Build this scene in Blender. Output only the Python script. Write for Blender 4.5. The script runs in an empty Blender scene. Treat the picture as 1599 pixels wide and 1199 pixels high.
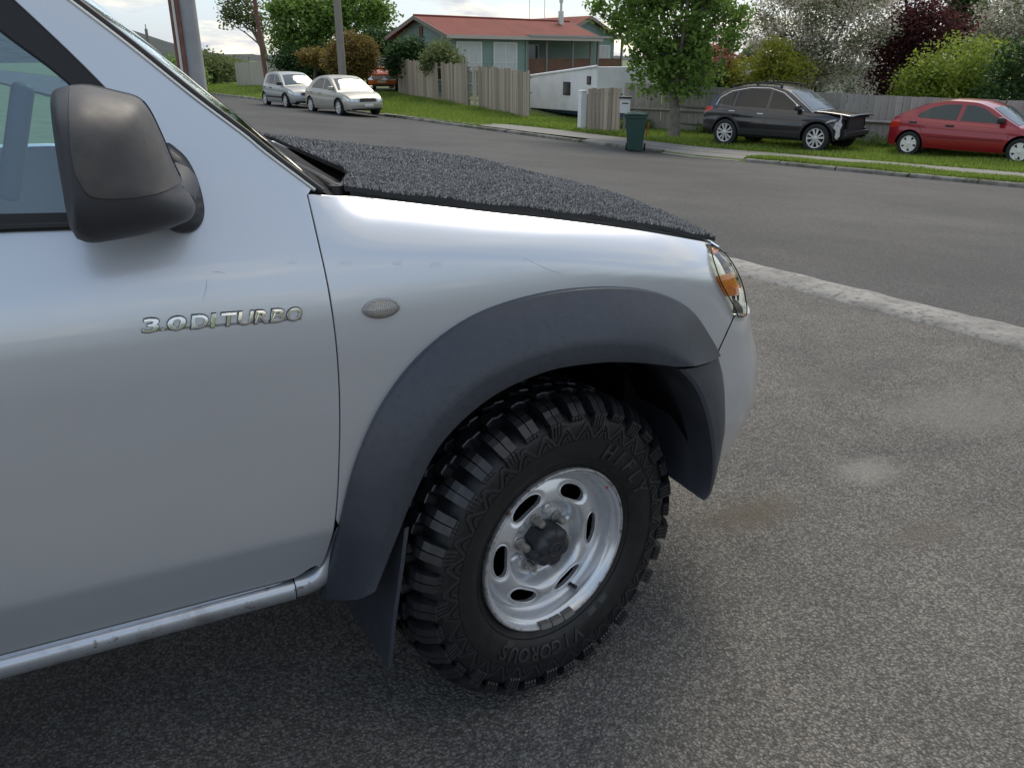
import bpy, bmesh, math, random
import numpy as np
from mathutils import Vector, Matrix
from mathutils.geometry import delaunay_2d_cdt
random.seed(7); RNG = np.random.default_rng(7)
R = math.radians
scene = bpy.context.scene
COL = scene.collection

# ------------------------------------------------------------------ camera, world, sun, exposure
CAM = np.array([-0.827, -1.444, 1.510]); FPX, PITCH, YAW, PW, PH = 1250.0, R(22), R(26), 1599, 1199
cd = bpy.data.cameras.new('camera'); cam = bpy.data.objects.new('camera', cd); COL.objects.link(cam)
cd.sensor_width = 36; cd.lens = 36 * FPX / PW; cd.clip_start = .05; cd.clip_end = 5000
cam.location = CAM; cam.rotation_euler = (R(90) - PITCH, 0, -YAW)
scene.camera = cam
SUN_EL, SUN_AZ = R(50), R(48)        # azimuth from +Y towards +X
world = bpy.data.worlds.new('World'); scene.world = world; world.use_nodes = True
def build_world():
    nt = world.node_tree; nt.nodes.clear(); N = nt.nodes.new; L = nt.links.new
    out = N('ShaderNodeOutputWorld'); bg = N('ShaderNodeBackground'); bg.inputs['Strength'].default_value = .135
    sky = N('ShaderNodeTexSky'); sky.sky_type = 'NISHITA'; sky.sun_disc = False
    sky.sun_elevation = SUN_EL; sky.sun_rotation = SUN_AZ; sky.air_density = 1.0; sky.dust_density = 1.5
    tc = N('ShaderNodeTexCoord'); sep = N('ShaderNodeSeparateXYZ'); L(tc.outputs['Generated'], sep.inputs[0])
    def mth(op, a, b=None, clamp=False):
        m = N('ShaderNodeMath'); m.operation = op; m.use_clamp = clamp
        for i, v in enumerate((a, b)):
            if v is None: continue
            if isinstance(v, (int, float)): m.inputs[i].default_value = v
            else: L(v, m.inputs[i])
        return m.outputs[0]
    zz = mth('ADD', mth('MAXIMUM', sep.outputs['Z'], 0.0), .22)
    cmb = N('ShaderNodeCombineXYZ'); L(mth('DIVIDE', sep.outputs['X'], zz), cmb.inputs[0]); L(mth('DIVIDE', sep.outputs['Y'], zz), cmb.inputs[1])
    n1 = N('ShaderNodeTexNoise'); n1.inputs['Scale'].default_value = 1.35; n1.inputs['Detail'].default_value = 8; n1.inputs['Roughness'].default_value = .56; n1.inputs['Distortion'].default_value = .25
    L(cmb.outputs[0], n1.inputs['Vector'])
    rp = N('ShaderNodeValToRGB'); rp.color_ramp.elements[0].position = .49; rp.color_ramp.elements[1].position = .58
    L(n1.outputs['Fac'], rp.inputs[0])
    n2 = N('ShaderNodeTexNoise'); n2.inputs['Scale'].default_value = 2.6; n2.inputs['Detail'].default_value = 6; n2.inputs['Roughness'].default_value = .6
    mp = N('ShaderNodeMapping'); mp.inputs['Location'].default_value = (3.1, 1.7, .4); L(cmb.outputs[0], mp.inputs['Vector']); L(mp.outputs[0], n2.inputs['Vector'])
    cr = N('ShaderNodeValToRGB'); e = cr.color_ramp.elements
    e[0].position = .38; e[0].color = (3.4, 3.6, 4.0, 1); e[1].position = .62; e[1].color = (7.9, 7.1, 5.6, 1)
    L(n2.outputs['Fac'], cr.inputs[0])
    # thin high haze lifts the clear sky between the clouds
    hz = N('ShaderNodeMix'); hz.data_type = 'RGBA'; hz.inputs['Factor'].default_value = .6
    L(sky.outputs[0], hz.inputs['A']); hz.inputs['B'].default_value = (2.8, 3.6, 4.7, 1)
    mx = N('ShaderNodeMix'); mx.data_type = 'RGBA'
    L(rp.outputs[0], mx.inputs['Factor']); L(hz.outputs['Result'], mx.inputs['A']); L(cr.outputs[0], mx.inputs['B'])
    L(mx.outputs['Result'], bg.inputs['Color']); L(bg.outputs[0], out.inputs[0])
build_world()
sl = bpy.data.lights.new('sun', 'SUN'); sun = bpy.data.objects.new('sun', sl); COL.objects.link(sun)
sl.energy = 1.9; sl.angle = R(26); sl.color = (1, .90, .74)
sun.rotation_euler = (R(90) - SUN_EL, 0, math.pi - SUN_AZ)
sun.location = (20, 30, 30)
vs = scene.view_settings; vs.view_transform = 'Standard'; vs.look = 'None'; vs.exposure = 0.52; vs.gamma = 1

# ------------------------------------------------------------------ survey helpers (camera position known -> real points)
_fw = np.array([math.sin(YAW)*math.cos(PITCH), math.cos(YAW)*math.cos(PITCH), -math.sin(PITCH)])
_rt = np.array([math.cos(YAW), -math.sin(YAW), 0]); _up = np.cross(_rt, _fw)
def ray(px, py): return _rt*((px-PW/2)/FPX) + _up*(-(py-PH/2)/FPX) + _fw
def on_y(px, py, Y): d = ray(px, py); return CAM + d*((Y-CAM[1])/d[1])
def on_z(px, py, Z): d = ray(px, py); return CAM + d*((Z-CAM[2])/d[2])
def at_d(px, py, D):
    d = ray(px, py); return CAM + d*(D/math.hypot(d[0], d[1]))
SD = R(-8.9); SV = np.array([math.sin(SD), math.cos(SD), 0]); TV = np.array([math.cos(SD), -math.sin(SD), 0])
def ST(s, t, z=0): p = SV*s + TV*t; return np.array([p[0], p[1], z])
def st_of(p): p = np.asarray(p, float); return float(p[0]*SV[0]+p[1]*SV[1]), float(p[0]*TV[0]+p[1]*TV[1])

# ------------------------------------------------------------------ object helpers
def tag(o, label=None, cat=None, group=None, kind=None):
    if label: o['label'] = label
    if cat: o['category'] = cat
    if group: o['group'] = group
    if kind: o['kind'] = kind
    return o
def empty(name, loc=(0, 0, 0), rz=0):
    o = bpy.data.objects.new(name, None); COL.objects.link(o); o.location = loc; o.rotation_euler = (0, 0, rz); o.empty_display_size = .1; return o
def link_mesh(name, me, parent=None):
    o = bpy.data.objects.new(name, me); COL.objects.link(o)
    if parent is not None: o.parent = parent
    return o
def mesh(name, verts, faces, mat, parent=None, smooth=True, mi=None, angle=None, normals=None):
    me = bpy.data.meshes.new(name)
    me.from_pydata([tuple(map(float, v)) for v in verts], [], faces)
    mats = mat if isinstance(mat, (list, tuple)) else [mat]
    for m in mats: me.materials.append(m)
    if mi is not None: me.polygons.foreach_set('material_index', mi)
    me.polygons.foreach_set('use_smooth', [bool(smooth)]*len(me.polygons))
    me.validate(); me.update()
    if normals is not None and len(normals) == len(me.vertices): me.normals_split_custom_set_from_vertices([tuple(n) for n in normals])
    elif smooth and angle is not None: me.set_sharp_from_angle(angle=R(angle))
    return link_mesh(name, me, parent)
class MB:
    def __init__(s): s.v = []; s.f = []; s.m = []
    def add(s, vs_, fs_, mi=0):
        b = len(s.v); s.v += [tuple(map(float, v)) for v in vs_]; s.f += [tuple(i+b for i in f) for f in fs_]; s.m += [mi]*len(fs_); return s
    def box(s, c, d, rot=None, mi=0, taper=1.0):
        x, y, z = d[0]/2, d[1]/2, d[2]/2
        P = [Vector((sx*x*(taper if sz > 0 else 1), sy*y*(taper if sz > 0 else 1), sz*z)) for sz in (-1, 1) for sy in (-1, 1) for sx in (-1, 1)]
        if rot is not None: P = [rot @ p for p in P]
        return s.add([p+Vector(c) for p in P], [(0,2,3,1),(4,5,7,6),(0,1,5,4),(2,6,7,3),(0,4,6,2),(1,3,7,5)], mi)
    def tube(s, pts, rad, n=8, mi=0, cap=True):
        pts = [Vector(p) for p in pts]; rad = rad if hasattr(rad, '__len__') else [rad]*len(pts)
        V = []; F = []; prev = None
        for i, p in enumerate(pts):
            d = (pts[min(i+1, len(pts)-1)]-pts[max(i-1, 0)]).normalized()
            if prev is None:
                a = Vector((0, 0, 1)) if abs(d.z) < .9 else Vector((1, 0, 0)); u = d.cross(a).normalized()
            else: u = (prev - d*prev.dot(d)).normalized()
            prev = u; w = d.cross(u)
            V += [p+(u*math.cos(k*2*math.pi/n)+w*math.sin(k*2*math.pi/n))*rad[i] for k in range(n)]
        for i in range(len(pts)-1):
            for k in range(n):
                a, b = i*n+k, i*n+(k+1) % n; F.append((a, b, b+n, a+n))
        if cap: F.append(tuple(range(n-1, -1, -1))); F.append(tuple((len(pts)-1)*n+k for k in range(n)))
        return s.add(V, F, mi)
    def lathe(s, prof, n=32, a0=0, a1=2*math.pi, axis='y', mi=0, c=(0, 0, 0)):
        """prof: list of (r, h); axis y: circle in xz, h along y"""
        full = abs(a1-a0-2*math.pi) < 1e-6; m = n if full else n+1; V = []; F = []
        for r, h in prof:
            for k in range(m):
                a = a0+(a1-a0)*k/n; C_, S_ = r*math.cos(a), r*math.sin(a)
                V.append((c[0]+C_, c[1]+h, c[2]+S_) if axis == 'y' else (c[0]+C_, c[1]+S_, c[2]+h))
        for i in range(len(prof)-1):
            for k in range(n):
                a, b = i*m+k, i*m+(k+1) % m
                F.append((a, b, b+m, a+m) if axis == 'z' else (a, a+m, b+m, b))
        return s.add(V, F, mi)
    def grid(s, rows, mi=0, flip=False):
        nr, nc = len(rows), len(rows[0]); V = [p for r in rows for p in r]; F = []
        for i in range(nr-1):
            for j in range(nc-1):
                q = (i*nc+j, i*nc+j+1, (i+1)*nc+j+1, (i+1)*nc+j); F.append(q[::-1] if flip else q)
        return s.add(V, F, mi)
    def prism(s, poly, vec, mi=0):
        """polygon of 3D points extruded by vec"""
        n = len(poly); P = [Vector(p) for p in poly]; Q = [p+Vector(vec) for p in P]
        return s.add(P+Q, [tuple(range(n-1, -1, -1)), tuple(range(n, 2*n))]+[(i, (i+1) % n, n+(i+1) % n, n+i) for i in range(n)], mi)
    def build(s, name, mat, parent=None, smooth=False, angle=35, bevel=0, seg=2):
        o = mesh(name, s.v, s.f, mat, parent, smooth, s.m, angle)
        if bevel:
            md = o.modifiers.new('bevel', 'BEVEL'); md.width = bevel; md.segments = seg; md.limit_method = 'ANGLE'; md.angle_limit = R(35)
        return o
def recalc(o):
    bm = bmesh.new(); bm.from_mesh(o.data); bmesh.ops.recalc_face_normals(bm, faces=bm.faces); bm.to_mesh(o.data); bm.free(); return o
def cat(pts, n, closed=False):
    """Catmull-Rom resample (centripetal-ish) to n points by arc length"""
    P = [np.asarray(p, float) for p in pts]; m = len(P); D = []
    rng = range(m if closed else m-1)
    for i in rng:
        p0 = P[(i-1) % m] if (closed or i > 0) else 2*P[0]-P[1]; p1 = P[i]; p2 = P[(i+1) % m]
        p3 = P[(i+2) % m] if (closed or i+2 < m) else 2*P[-1]-P[-2]
        for k in range(16):
            t = k/16; D.append(.5*((2*p1)+(-p0+p2)*t+(2*p0-5*p1+4*p2-p3)*t*t+(-p0+3*p1-3*p2+p3)*t**3))
    D.append(P[0] if closed else P[-1]); D = np.array(D)
    L = np.r_[0, np.cumsum(np.linalg.norm(np.diff(D, axis=0), axis=1))]
    q = np.linspace(0, L[-1], n+1 if closed else n)
    if closed: q = q[:-1]
    return np.stack([np.interp(q, L, D[:, k]) for k in range(D.shape[1])], 1)
def lin(pts, h, closed=True):
    """resample polygon edges at spacing h keeping the corners"""
    out = []; n = len(pts)
    for i in range(n if closed else n-1):
        a, b = np.asarray(pts[i], float), np.asarray(pts[(i+1) % n], float); k = max(1, int(round(np.linalg.norm(b-a)/h)))
        out += [a+(b-a)*j/k for j in range(k)]
    if not closed: out.append(np.asarray(pts[-1], float))
    return np.array(out)
def inside(poly, pts):
    poly = np.asarray(poly); x, y = pts[:, 0], pts[:, 1]; c = np.zeros(len(pts), bool); j = len(poly)-1
    for i in range(len(poly)):
        xi, yi = poly[i]; xj, yj = poly[j]
        if yi != yj:
            c ^= ((yi > y) != (yj > y)) & (x < (xj-xi)*(y-yi)/(yj-yi)+xi)
        j = i
    return c
def seg_dist(poly, pts, closed=True):
    poly = np.asarray(poly, float); d = np.full(len(pts), 1e9); n = len(poly)
    for i in range(n if closed else n-1):
        a, b = poly[i], poly[(i+1) % n]; ab = b-a; L2 = max(ab@ab, 1e-12)
        t = np.clip(((pts-a)@ab)/L2, 0, 1); q = a+t[:, None]*ab; d = np.minimum(d, np.hypot(*(pts-q).T))
    return d
def patch(name, loop, fn, mat, parent=None, h=.02, holes=(), depth=.015, inward=None, resample=True, round_edge=0.0, skirt=None):
    """Panel trimmed by a 2-D outline and carried on the surface fn(u, v) -> xyz, with exact normals, rolled edge and a return."""
    lp = lin(loop, h) if resample else np.asarray(loop, float); hs = [lin(q, h) if resample else np.asarray(q, float) for q in holes]
    lo, hi = lp.min(0), lp.max(0)
    gx, gy = np.meshgrid(np.arange(lo[0]+h*.5, hi[0], h), np.arange(lo[1]+h*.5, hi[1], h)); g = np.stack([gx.ravel(), gy.ravel()], 1)
    k = inside(lp, g) & (seg_dist(lp, g) > h*.45)
    for q in hs: k &= ~inside(q, g) & (seg_dist(q, g) > h*.45)
    g = g[k]; allp = np.vstack([lp]+hs+[g]); edges = []; b = 0; loops = []
    for q in [lp]+hs:
        n = len(q); edges += [(b+i, b+(i+1) % n) for i in range(n)]; loops.append(list(range(b, b+n))); b += n
    res = delaunay_2d_cdt([Vector(p) for p in allp], edges, [], 0, 1e-7)
    v2 = np.array([tuple(p) for p in res[0]]); tri = [tuple(t) for t in res[2]]
    cen = np.array([(v2[a]+v2[b_]+v2[c])/3 for a, b_, c in tri]); ok = inside(lp, cen)
    for q in hs: ok &= ~inside(q, cen)
    tri = [t for t, o in zip(tri, ok) if o]
    orig = {}
    for i, src in enumerate(res[3]):
        for s_ in src: orig[s_] = i
    e = 1e-4
    P = np.array([fn(*p) for p in v2]); du = np.array([fn(p[0]+e, p[1]) for p in v2])-np.array([fn(p[0]-e, p[1]) for p in v2]); dv = np.array([fn(p[0], p[1]+e) for p in v2])-np.array([fn(p[0], p[1]-e) for p in v2])
    Nn = np.cross(du, dv); Nn /= np.linalg.norm(Nn, axis=1)[:, None]+1e-12
    ref = np.asarray(inward if inward is not None else (0, 1, 0), float)
    if (Nn@ref).mean() > 0: Nn = -Nn
    a, b_, c = tri[0]; F = []
    for a, b_, c in tri:
        fnm = np.cross(P[b_]-P[a], P[c]-P[a]); F.append((a, b_, c) if fnm@Nn[a] > 0 else (a, c, b_))
    V = [p for p in P]; NN = [n for n in Nn]
    for lpi, ids in enumerate(loops):
        ids = [orig.get(i, i) for i in ids]; n = len(ids); q = v2[ids]
        area = sum(q[i][0]*q[(i+1) % n][1]-q[(i+1) % n][0]*q[i][1] for i in range(n))
        rings = []
        steps = [(0, 0, 0.0)]
        if round_edge: steps = [(round_edge*math.sin(t), round_edge*(1-math.cos(t)), t) for t in (R(30), R(60), R(90))]
        base = [(P[i], Nn[i]) for i in ids]
        outd = []
        for i in range(n):
            t = P[ids[(i+1) % n]]-P[ids[i-1]]; o = np.cross(t, Nn[ids[i]]); o /= np.linalg.norm(o)+1e-12
            if (area < 0) == (lpi == 0): o = -o
            # check direction against the panel interior using 2-D centroid of loop
            outd.append(o)
        sgn = 1
        cc = P[ids].mean(0); m = np.mean([(P[ids[i]]-cc)@outd[i] for i in range(n)])
        if (m < 0) == (lpi == 0): sgn = -1
        prev = list(ids)
        if not round_edge:
            st = len(V)
            for (p, nn), o in zip(base, outd): V.append(p); NN.append(o*sgn)
            prev = list(range(st, st+n))
        for so, sd_, t in (steps if round_edge else []):
            st = len(V)
            for (p, nn), o in zip(base, outd): V.append(p+o*sgn*so-nn*sd_); NN.append(nn*math.cos(t)+o*sgn*math.sin(t))
            for i in range(n): F.append((prev[i], prev[(i+1) % n], st+(i+1) % n, st+i))
            prev = list(range(st, st+n))
        if depth:
            st = len(V)
            for (p, nn), o, pi in zip(base, outd, prev): V.append(V[pi]-nn*depth if skirt is None else V[pi]+np.asarray(skirt)); NN.append(o*sgn)
            for i in range(n): F.append((prev[i], prev[(i+1) % n], st+(i+1) % n, st+i))
    Va = np.array(V); NA = np.array(NN); F2 = []
    for f in F:
        fnm = np.cross(Va[f[1]]-Va[f[0]], Va[f[2]]-Va[f[0]])
        F2.append(f if fnm@(NA[f[0]]+NA[f[2]]) >= 0 else f[::-1])
    return mesh(name, V, F2, mat, parent, True, None, None, NN)
def pchip(xs, ys):
    xs = np.asarray(xs, float); ys = np.asarray(ys, float); h = np.diff(xs); d = np.diff(ys)/h; m = np.zeros(len(xs))
    for i in range(1, len(xs)-1):
        if d[i-1]*d[i] > 0: w1, w2 = 2*h[i]+h[i-1], h[i]+2*h[i-1]; m[i] = (w1+w2)/(w1/d[i-1]+w2/d[i])
    m[0], m[-1] = d[0], d[-1]
    def f(x):
        x = min(max(float(x), xs[0]), xs[-1]); i = min(int(np.searchsorted(xs, x, side='right'))-1, len(xs)-2); i = max(i, 0); t = (x-xs[i])/h[i]
        return ((1+2*t)*(1-t)**2*ys[i]+t*(1-t)**2*h[i]*m[i]+t*t*(3-2*t)*ys[i+1]+t*t*(t-1)*h[i]*m[i+1])
    return f
def sstep(a, b, x): t = min(max((x-a)/(b-a), 0), 1); return t*t*(3-2*t)
def copy_tree(o, parent=None):
    c = o.copy(); COL.objects.link(c); c.parent = parent
    for k in ('label', 'group'):
        if k in o and k in c: pass
    for ch in list(o.children): copy_tree(ch, c)
    return c

# ------------------------------------------------------------------ materials
MATS = {}
def M(name, base=(.5, .5, .5), rough=.5, metal=0.0, coat=0.0, var=None, bump=None, ior=1.5, spec=.5, rnd=0.0, trans=0.0, alpha=1.0, spots=None, coat_rough=.03, stretch=None, rvar=None):
    """var=(scale, color2, lo, hi); bump=[(scale, strength, dist)..]; rnd: per-object brightness; spots=(scale, color, threshold)"""
    if name in MATS: return MATS[name]
    m = bpy.data.materials.new(name); m.use_nodes = True; nt = m.node_tree; N = nt.nodes.new; L = nt.links.new
    b = nt.nodes['Principled BSDF']; b.inputs['Base Color'].default_value = (*base, 1); b.inputs['Roughness'].default_value = rough; b.inputs['Metallic'].default_value = metal
    b.inputs['IOR'].default_value = ior; b.inputs['Specular IOR Level'].default_value = spec; b.inputs['Coat Weight'].default_value = coat; b.inputs['Coat Roughness'].default_value = coat_rough
    b.inputs['Transmission Weight'].default_value = trans; b.inputs['Alpha'].default_value = alpha
    tc = N('ShaderNodeTexCoord'); src = tc.outputs['Object']
    if stretch:
        mp = N('ShaderNodeMapping'); mp.inputs['Scale'].default_value = stretch; L(src, mp.inputs['Vector']); src = mp.outputs[0]
    def noise(scale, detail=5, rough_=.6):
        n = N('ShaderNodeTexNoise'); n.inputs['Scale'].default_value = scale; n.inputs['Detail'].default_value = detail; n.inputs['Roughness'].default_value = rough_; L(src, n.inputs['Vector']); return n.outputs['Fac']
    def ramp(fac, lo, hi, c0=(0, 0, 0, 1), c1=(1, 1, 1, 1)):
        r = N('ShaderNodeValToRGB'); r.color_ramp.elements[0].position = lo; r.color_ramp.elements[1].position = hi; r.color_ramp.elements[0].color = c0; r.color_ramp.elements[1].color = c1; L(fac, r.inputs[0]); return r.outputs[0]
    def mix(fac, a, c):
        x = N('ShaderNodeMix'); x.data_type = 'RGBA'
        L(fac, x.inputs['Factor'])
        for k, v in (('A', a), ('B', c)):
            if isinstance(v, tuple): x.inputs[k].default_value = (*v[:3], 1)
            else: L(v, x.inputs[k])
        return x.outputs['Result']
    col = None
    for v in ([var] if var and not isinstance(var, list) else (var or [])):
        col = mix(ramp(noise(v[0]), v[2], v[3]), col if col is not None else base, v[1])
    if spots:
        vo = N('ShaderNodeTexVoronoi'); vo.inputs['Scale'].default_value = spots[0]; L(src, vo.inputs['Vector'])
        col = mix(ramp(vo.outputs['Distance'], spots[2], spots[2]+.04, (1, 1, 1, 1), (0, 0, 0, 1)), col if col is not None else base, spots[1])
    if rnd:
        oi = N('ShaderNodeObjectInfo'); hs = N('ShaderNodeHueSaturation'); mr = N('ShaderNodeMapRange'); mr.inputs['To Min'].default_value = 1-rnd; mr.inputs['To Max'].default_value = 1+rnd
        L(oi.outputs['Random'], mr.inputs['Value']); L(mr.outputs[0], hs.inputs['Value'])
        if col is not None: L(col, hs.inputs['Color'])
        else: hs.inputs['Color'].default_value = (*base, 1)
        col = hs.outputs[0]
    if col is not None: L(col, b.inputs['Base Color'])
    if rvar: L(ramp(noise(rvar[0]), .3, .7, (rvar[1],)*3+(1,), (rvar[2],)*3+(1,)), b.inputs['Roughness'])
    nrm = None
    for sc, stg, dist in (bump or []):
        bp = N('ShaderNodeBump'); bp.inputs['Strength'].default_value = stg; bp.inputs['Distance'].default_value = dist; L(noise(sc, 3), bp.inputs['Height'])
        if nrm is not None: L(nrm, bp.inputs['Normal'])
        nrm = bp.outputs[0]
    if nrm is not None: L(nrm, b.inputs['Normal'])
    MATS[name] = m; return m
def leaf_mat(name, c1, c2, trans=.45):
    if name in MATS: return MATS[name]
    m = bpy.data.materials.new(name); m.use_nodes = True; nt = m.node_tree; N = nt.nodes.new; L = nt.links.new; nt.nodes.clear()
    out = N('ShaderNodeOutputMaterial'); g = N('ShaderNodeNewGeometry'); r = N('ShaderNodeValToRGB')
    r.color_ramp.elements[0].color = (*c1, 1); r.color_ramp.elements[1].color = (*c2, 1); L(g.outputs['Random Per Island'], r.inputs[0])
    d = N('ShaderNodeBsdfPrincipled'); d.inputs['Roughness'].default_value = .55; d.inputs['Specular IOR Level'].default_value = .25; t = N('ShaderNodeBsdfTranslucent'); mx = N('ShaderNodeMixShader'); mx.inputs[0].default_value = trans
    L(r.outputs[0], d.inputs['Base Color']); L(r.outputs[0], t.inputs['Color']); L(d.outputs[0], mx.inputs[1]); L(t.outputs[0], mx.inputs[2]); L(mx.outputs[0], out.inputs[0])
    MATS[name] = m; return m
def glass_mat(name, tint=(.55, .62, .62), refl=1.0, ior=1.7):
    """thin pane: tinted see-through with a Fresnel mirror on top"""
    m = bpy.data.materials.new(name); m.use_nodes = True; nt = m.node_tree; N = nt.nodes.new; L = nt.links.new; nt.nodes.clear()
    out = N('ShaderNodeOutputMaterial'); fr = N('ShaderNodeFresnel'); fr.inputs['IOR'].default_value = ior; tr = N('ShaderNodeBsdfTransparent'); tr.inputs[0].default_value = (*tint, 1)
    gl = N('ShaderNodeBsdfGlossy'); gl.inputs['Roughness'].default_value = .01; gl.inputs['Color'].default_value = (refl, refl, refl, 1); mx = N('ShaderNodeMixShader')
    L(fr.outputs[0], mx.inputs[0]); L(tr.outputs[0], mx.inputs[1]); L(gl.outputs[0], mx.inputs[2]); L(mx.outputs[0], out.inputs[0]); MATS[name] = m; return m
def asphalt(name, base, stone, bscale, bstr, bdist, big=(.6, .7, 1.15), stains_and_sun=None):
    m = bpy.data.materials.new(name); m.use_nodes = True; nt = m.node_tree; N = nt.nodes.new; L = nt.links.new; b = nt.nodes['Principled BSDF']; b.inputs['Roughness'].default_value = .82; b.inputs['Specular IOR Level'].default_value = .35
    tc = N('ShaderNodeTexCoord'); src = tc.outputs['Object']
    wn = N('ShaderNodeTexNoise'); wn.inputs['Scale'].default_value = bscale*.45; wn.inputs['Detail'].default_value = 2; L(src, wn.inputs['Vector'])
    wv = N('ShaderNodeMix'); wv.data_type = 'RGBA'; wv.blend_type = 'LINEAR_LIGHT'; wv.inputs['Factor'].default_value = .9/bscale; L(src, wv.inputs['A']); L(wn.outputs['Color'], wv.inputs['B'])
    vo = N('ShaderNodeTexVoronoi'); vo.inputs['Scale'].default_value = bscale; vo.feature = 'SMOOTH_F1'; vo.inputs['Smoothness'].default_value = .25; L(wv.outputs['Result'], vo.inputs['Vector'])
    vc = N('ShaderNodeTexVoronoi'); vc.inputs['Scale'].default_value = bscale; L(wv.outputs['Result'], vc.inputs['Vector'])
    sp = N('ShaderNodeSeparateColor'); L(vc.outputs['Color'], sp.inputs[0])
    r1 = N('ShaderNodeValToRGB'); r1.color_ramp.elements[0].color = (*[c*.72 for c in base], 1); r1.color_ramp.elements[1].color = (*stone, 1); r1.color_ramp.elements[0].position = .2; r1.color_ramp.elements[1].position = 1.0; L(sp.outputs[0], r1.inputs[0])
    # bitumen between the chips
    r2 = N('ShaderNodeValToRGB'); r2.color_ramp.elements[0].position = .30; r2.color_ramp.elements[1].position = .62; r2.color_ramp.elements[0].color = (1, 1, 1, 1); r2.color_ramp.elements[1].color = (.5, .5, .5, 1); L(vo.outputs['Distance'], r2.inputs[0])
    mu = N('ShaderNodeMix'); mu.data_type = 'RGBA'; mu.blend_type = 'MULTIPLY'; mu.inputs['Factor'].default_value = 1; L(r1.outputs[0], mu.inputs['A']); L(r2.outputs[0], mu.inputs['B'])
    col = mu.outputs['Result']
    for sc, lo, hi in ((big[0], big[1], big[2]), (big[0]*4.7, .86, 1.1)):
        n = N('ShaderNodeTexNoise'); n.inputs['Scale'].default_value = sc; n.inputs['Detail'].default_value = 5; L(src, n.inputs['Vector'])
        r = N('ShaderNodeValToRGB'); r.color_ramp.elements[0].position = .32; r.color_ramp.elements[1].position = .68; r.color_ramp.elements[0].color = (lo, lo, lo, 1); r.color_ramp.elements[1].color = (hi, hi*.985, hi*.96, 1); L(n.outputs['Fac'], r.inputs[0])
        k = N('ShaderNodeMix'); k.data_type = 'RGBA'; k.blend_type = 'MULTIPLY'; k.inputs['Factor'].default_value = 1; L(col, k.inputs['A']); L(r.outputs[0], k.inputs['B']); col = k.outputs['Result']
    for (cx, cy, rx, ry, colr, amt) in (stains_and_sun or []):
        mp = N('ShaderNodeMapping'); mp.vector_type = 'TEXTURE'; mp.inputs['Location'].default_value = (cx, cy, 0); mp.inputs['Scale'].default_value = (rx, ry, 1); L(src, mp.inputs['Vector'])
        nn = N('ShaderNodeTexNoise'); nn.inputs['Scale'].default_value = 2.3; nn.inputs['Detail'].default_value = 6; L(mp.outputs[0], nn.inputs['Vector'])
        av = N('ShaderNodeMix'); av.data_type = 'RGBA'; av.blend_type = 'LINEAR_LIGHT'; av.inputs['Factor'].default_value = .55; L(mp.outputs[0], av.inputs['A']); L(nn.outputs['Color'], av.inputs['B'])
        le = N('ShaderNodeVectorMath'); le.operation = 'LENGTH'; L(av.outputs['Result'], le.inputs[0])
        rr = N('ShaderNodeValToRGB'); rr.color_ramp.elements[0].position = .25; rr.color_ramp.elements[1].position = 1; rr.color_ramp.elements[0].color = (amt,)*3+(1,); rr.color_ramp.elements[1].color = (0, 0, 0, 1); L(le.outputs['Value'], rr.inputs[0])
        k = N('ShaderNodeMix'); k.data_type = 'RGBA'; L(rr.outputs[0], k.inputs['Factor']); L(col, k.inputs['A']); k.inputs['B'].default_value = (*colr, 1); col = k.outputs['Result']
    L(col, b.inputs['Base Color'])
    inv = N('ShaderNodeMath'); inv.operation = 'SUBTRACT'; inv.inputs[0].default_value = 1; L(vo.outputs['Distance'], inv.inputs[1])
    b1 = N('ShaderNodeBump'); b1.inputs['Strength'].default_value = bstr; b1.inputs['Distance'].default_value = bdist; L(inv.outputs[0], b1.inputs['Height'])
    fn_ = N('ShaderNodeTexNoise'); fn_.inputs['Scale'].default_value = bscale*3; fn_.inputs['Detail'].default_value = 3; L(src, fn_.inputs['Vector'])
    b2 = N('ShaderNodeBump'); b2.inputs['Strength'].default_value = .35; b2.inputs['Distance'].default_value = bdist*.4; L(fn_.outputs['Fac'], b2.inputs['Height']); L(b1.outputs[0], b2.inputs['Normal']); L(b2.outputs[0], b.inputs['Normal'])
    MATS[name] = m; return m
# ------------------------------------------------------------------ the setting
m_drive = asphalt('driveway_chipseal', (.150, .146, .139), (.235, .227, .214), 128, .75, .007, (1.1, .82, 1.12),
                  stains_and_sun=[(1.68, 0.47, .22, .13, (.28, .27, .245), .42), (1.05, 0.42, .30, .12, (.075, .06, .042), .75), (2.26, 1.25, .35, .18, (.075, .07, .064), .5), (2.55, 0.71, .5, .3, (.17, .163, .15), .5), (1.51, 0.06, .28, .10, (.085, .075, .062), .5)])  # first: a sunlit patch painted pale into the colour; the rest are stains
m_road = asphalt('road_asphalt', (.068, .069, .073), (.108, .108, .111), 95, .7, .004, (.28, .72, 1.26))
m_path = M('footpath_concrete', (.20, .195, .185), .85, var=(1.3, (.17, .165, .155), .35, .65), bump=[(60, .3, .004)])
m_kerb = M('kerb_concrete', (.27, .262, .245), .9, var=[(3, (.18, .175, .165), .42, .62), (22, (.13, .125, .118), .50, .66)], bump=[(18, .7, .012), (90, .6, .004)])
m_kerbold = M('old_kerb', (.2, .19, .175), .9, var=(2.2, (.08, .085, .06), .42, .6), bump=[(9, .8, .03)])
m_soil = M('ground_grass_base', (.075, .115, .028), .9, var=[(.5, (.12, .15, .04), .35, .65), (3, (.05, .075, .02), .45, .7)], bump=[(12, .6, .03)])
m_grass = leaf_mat('grass_blades', (.12, .20, .028), (.33, .42, .085), .35)

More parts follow.
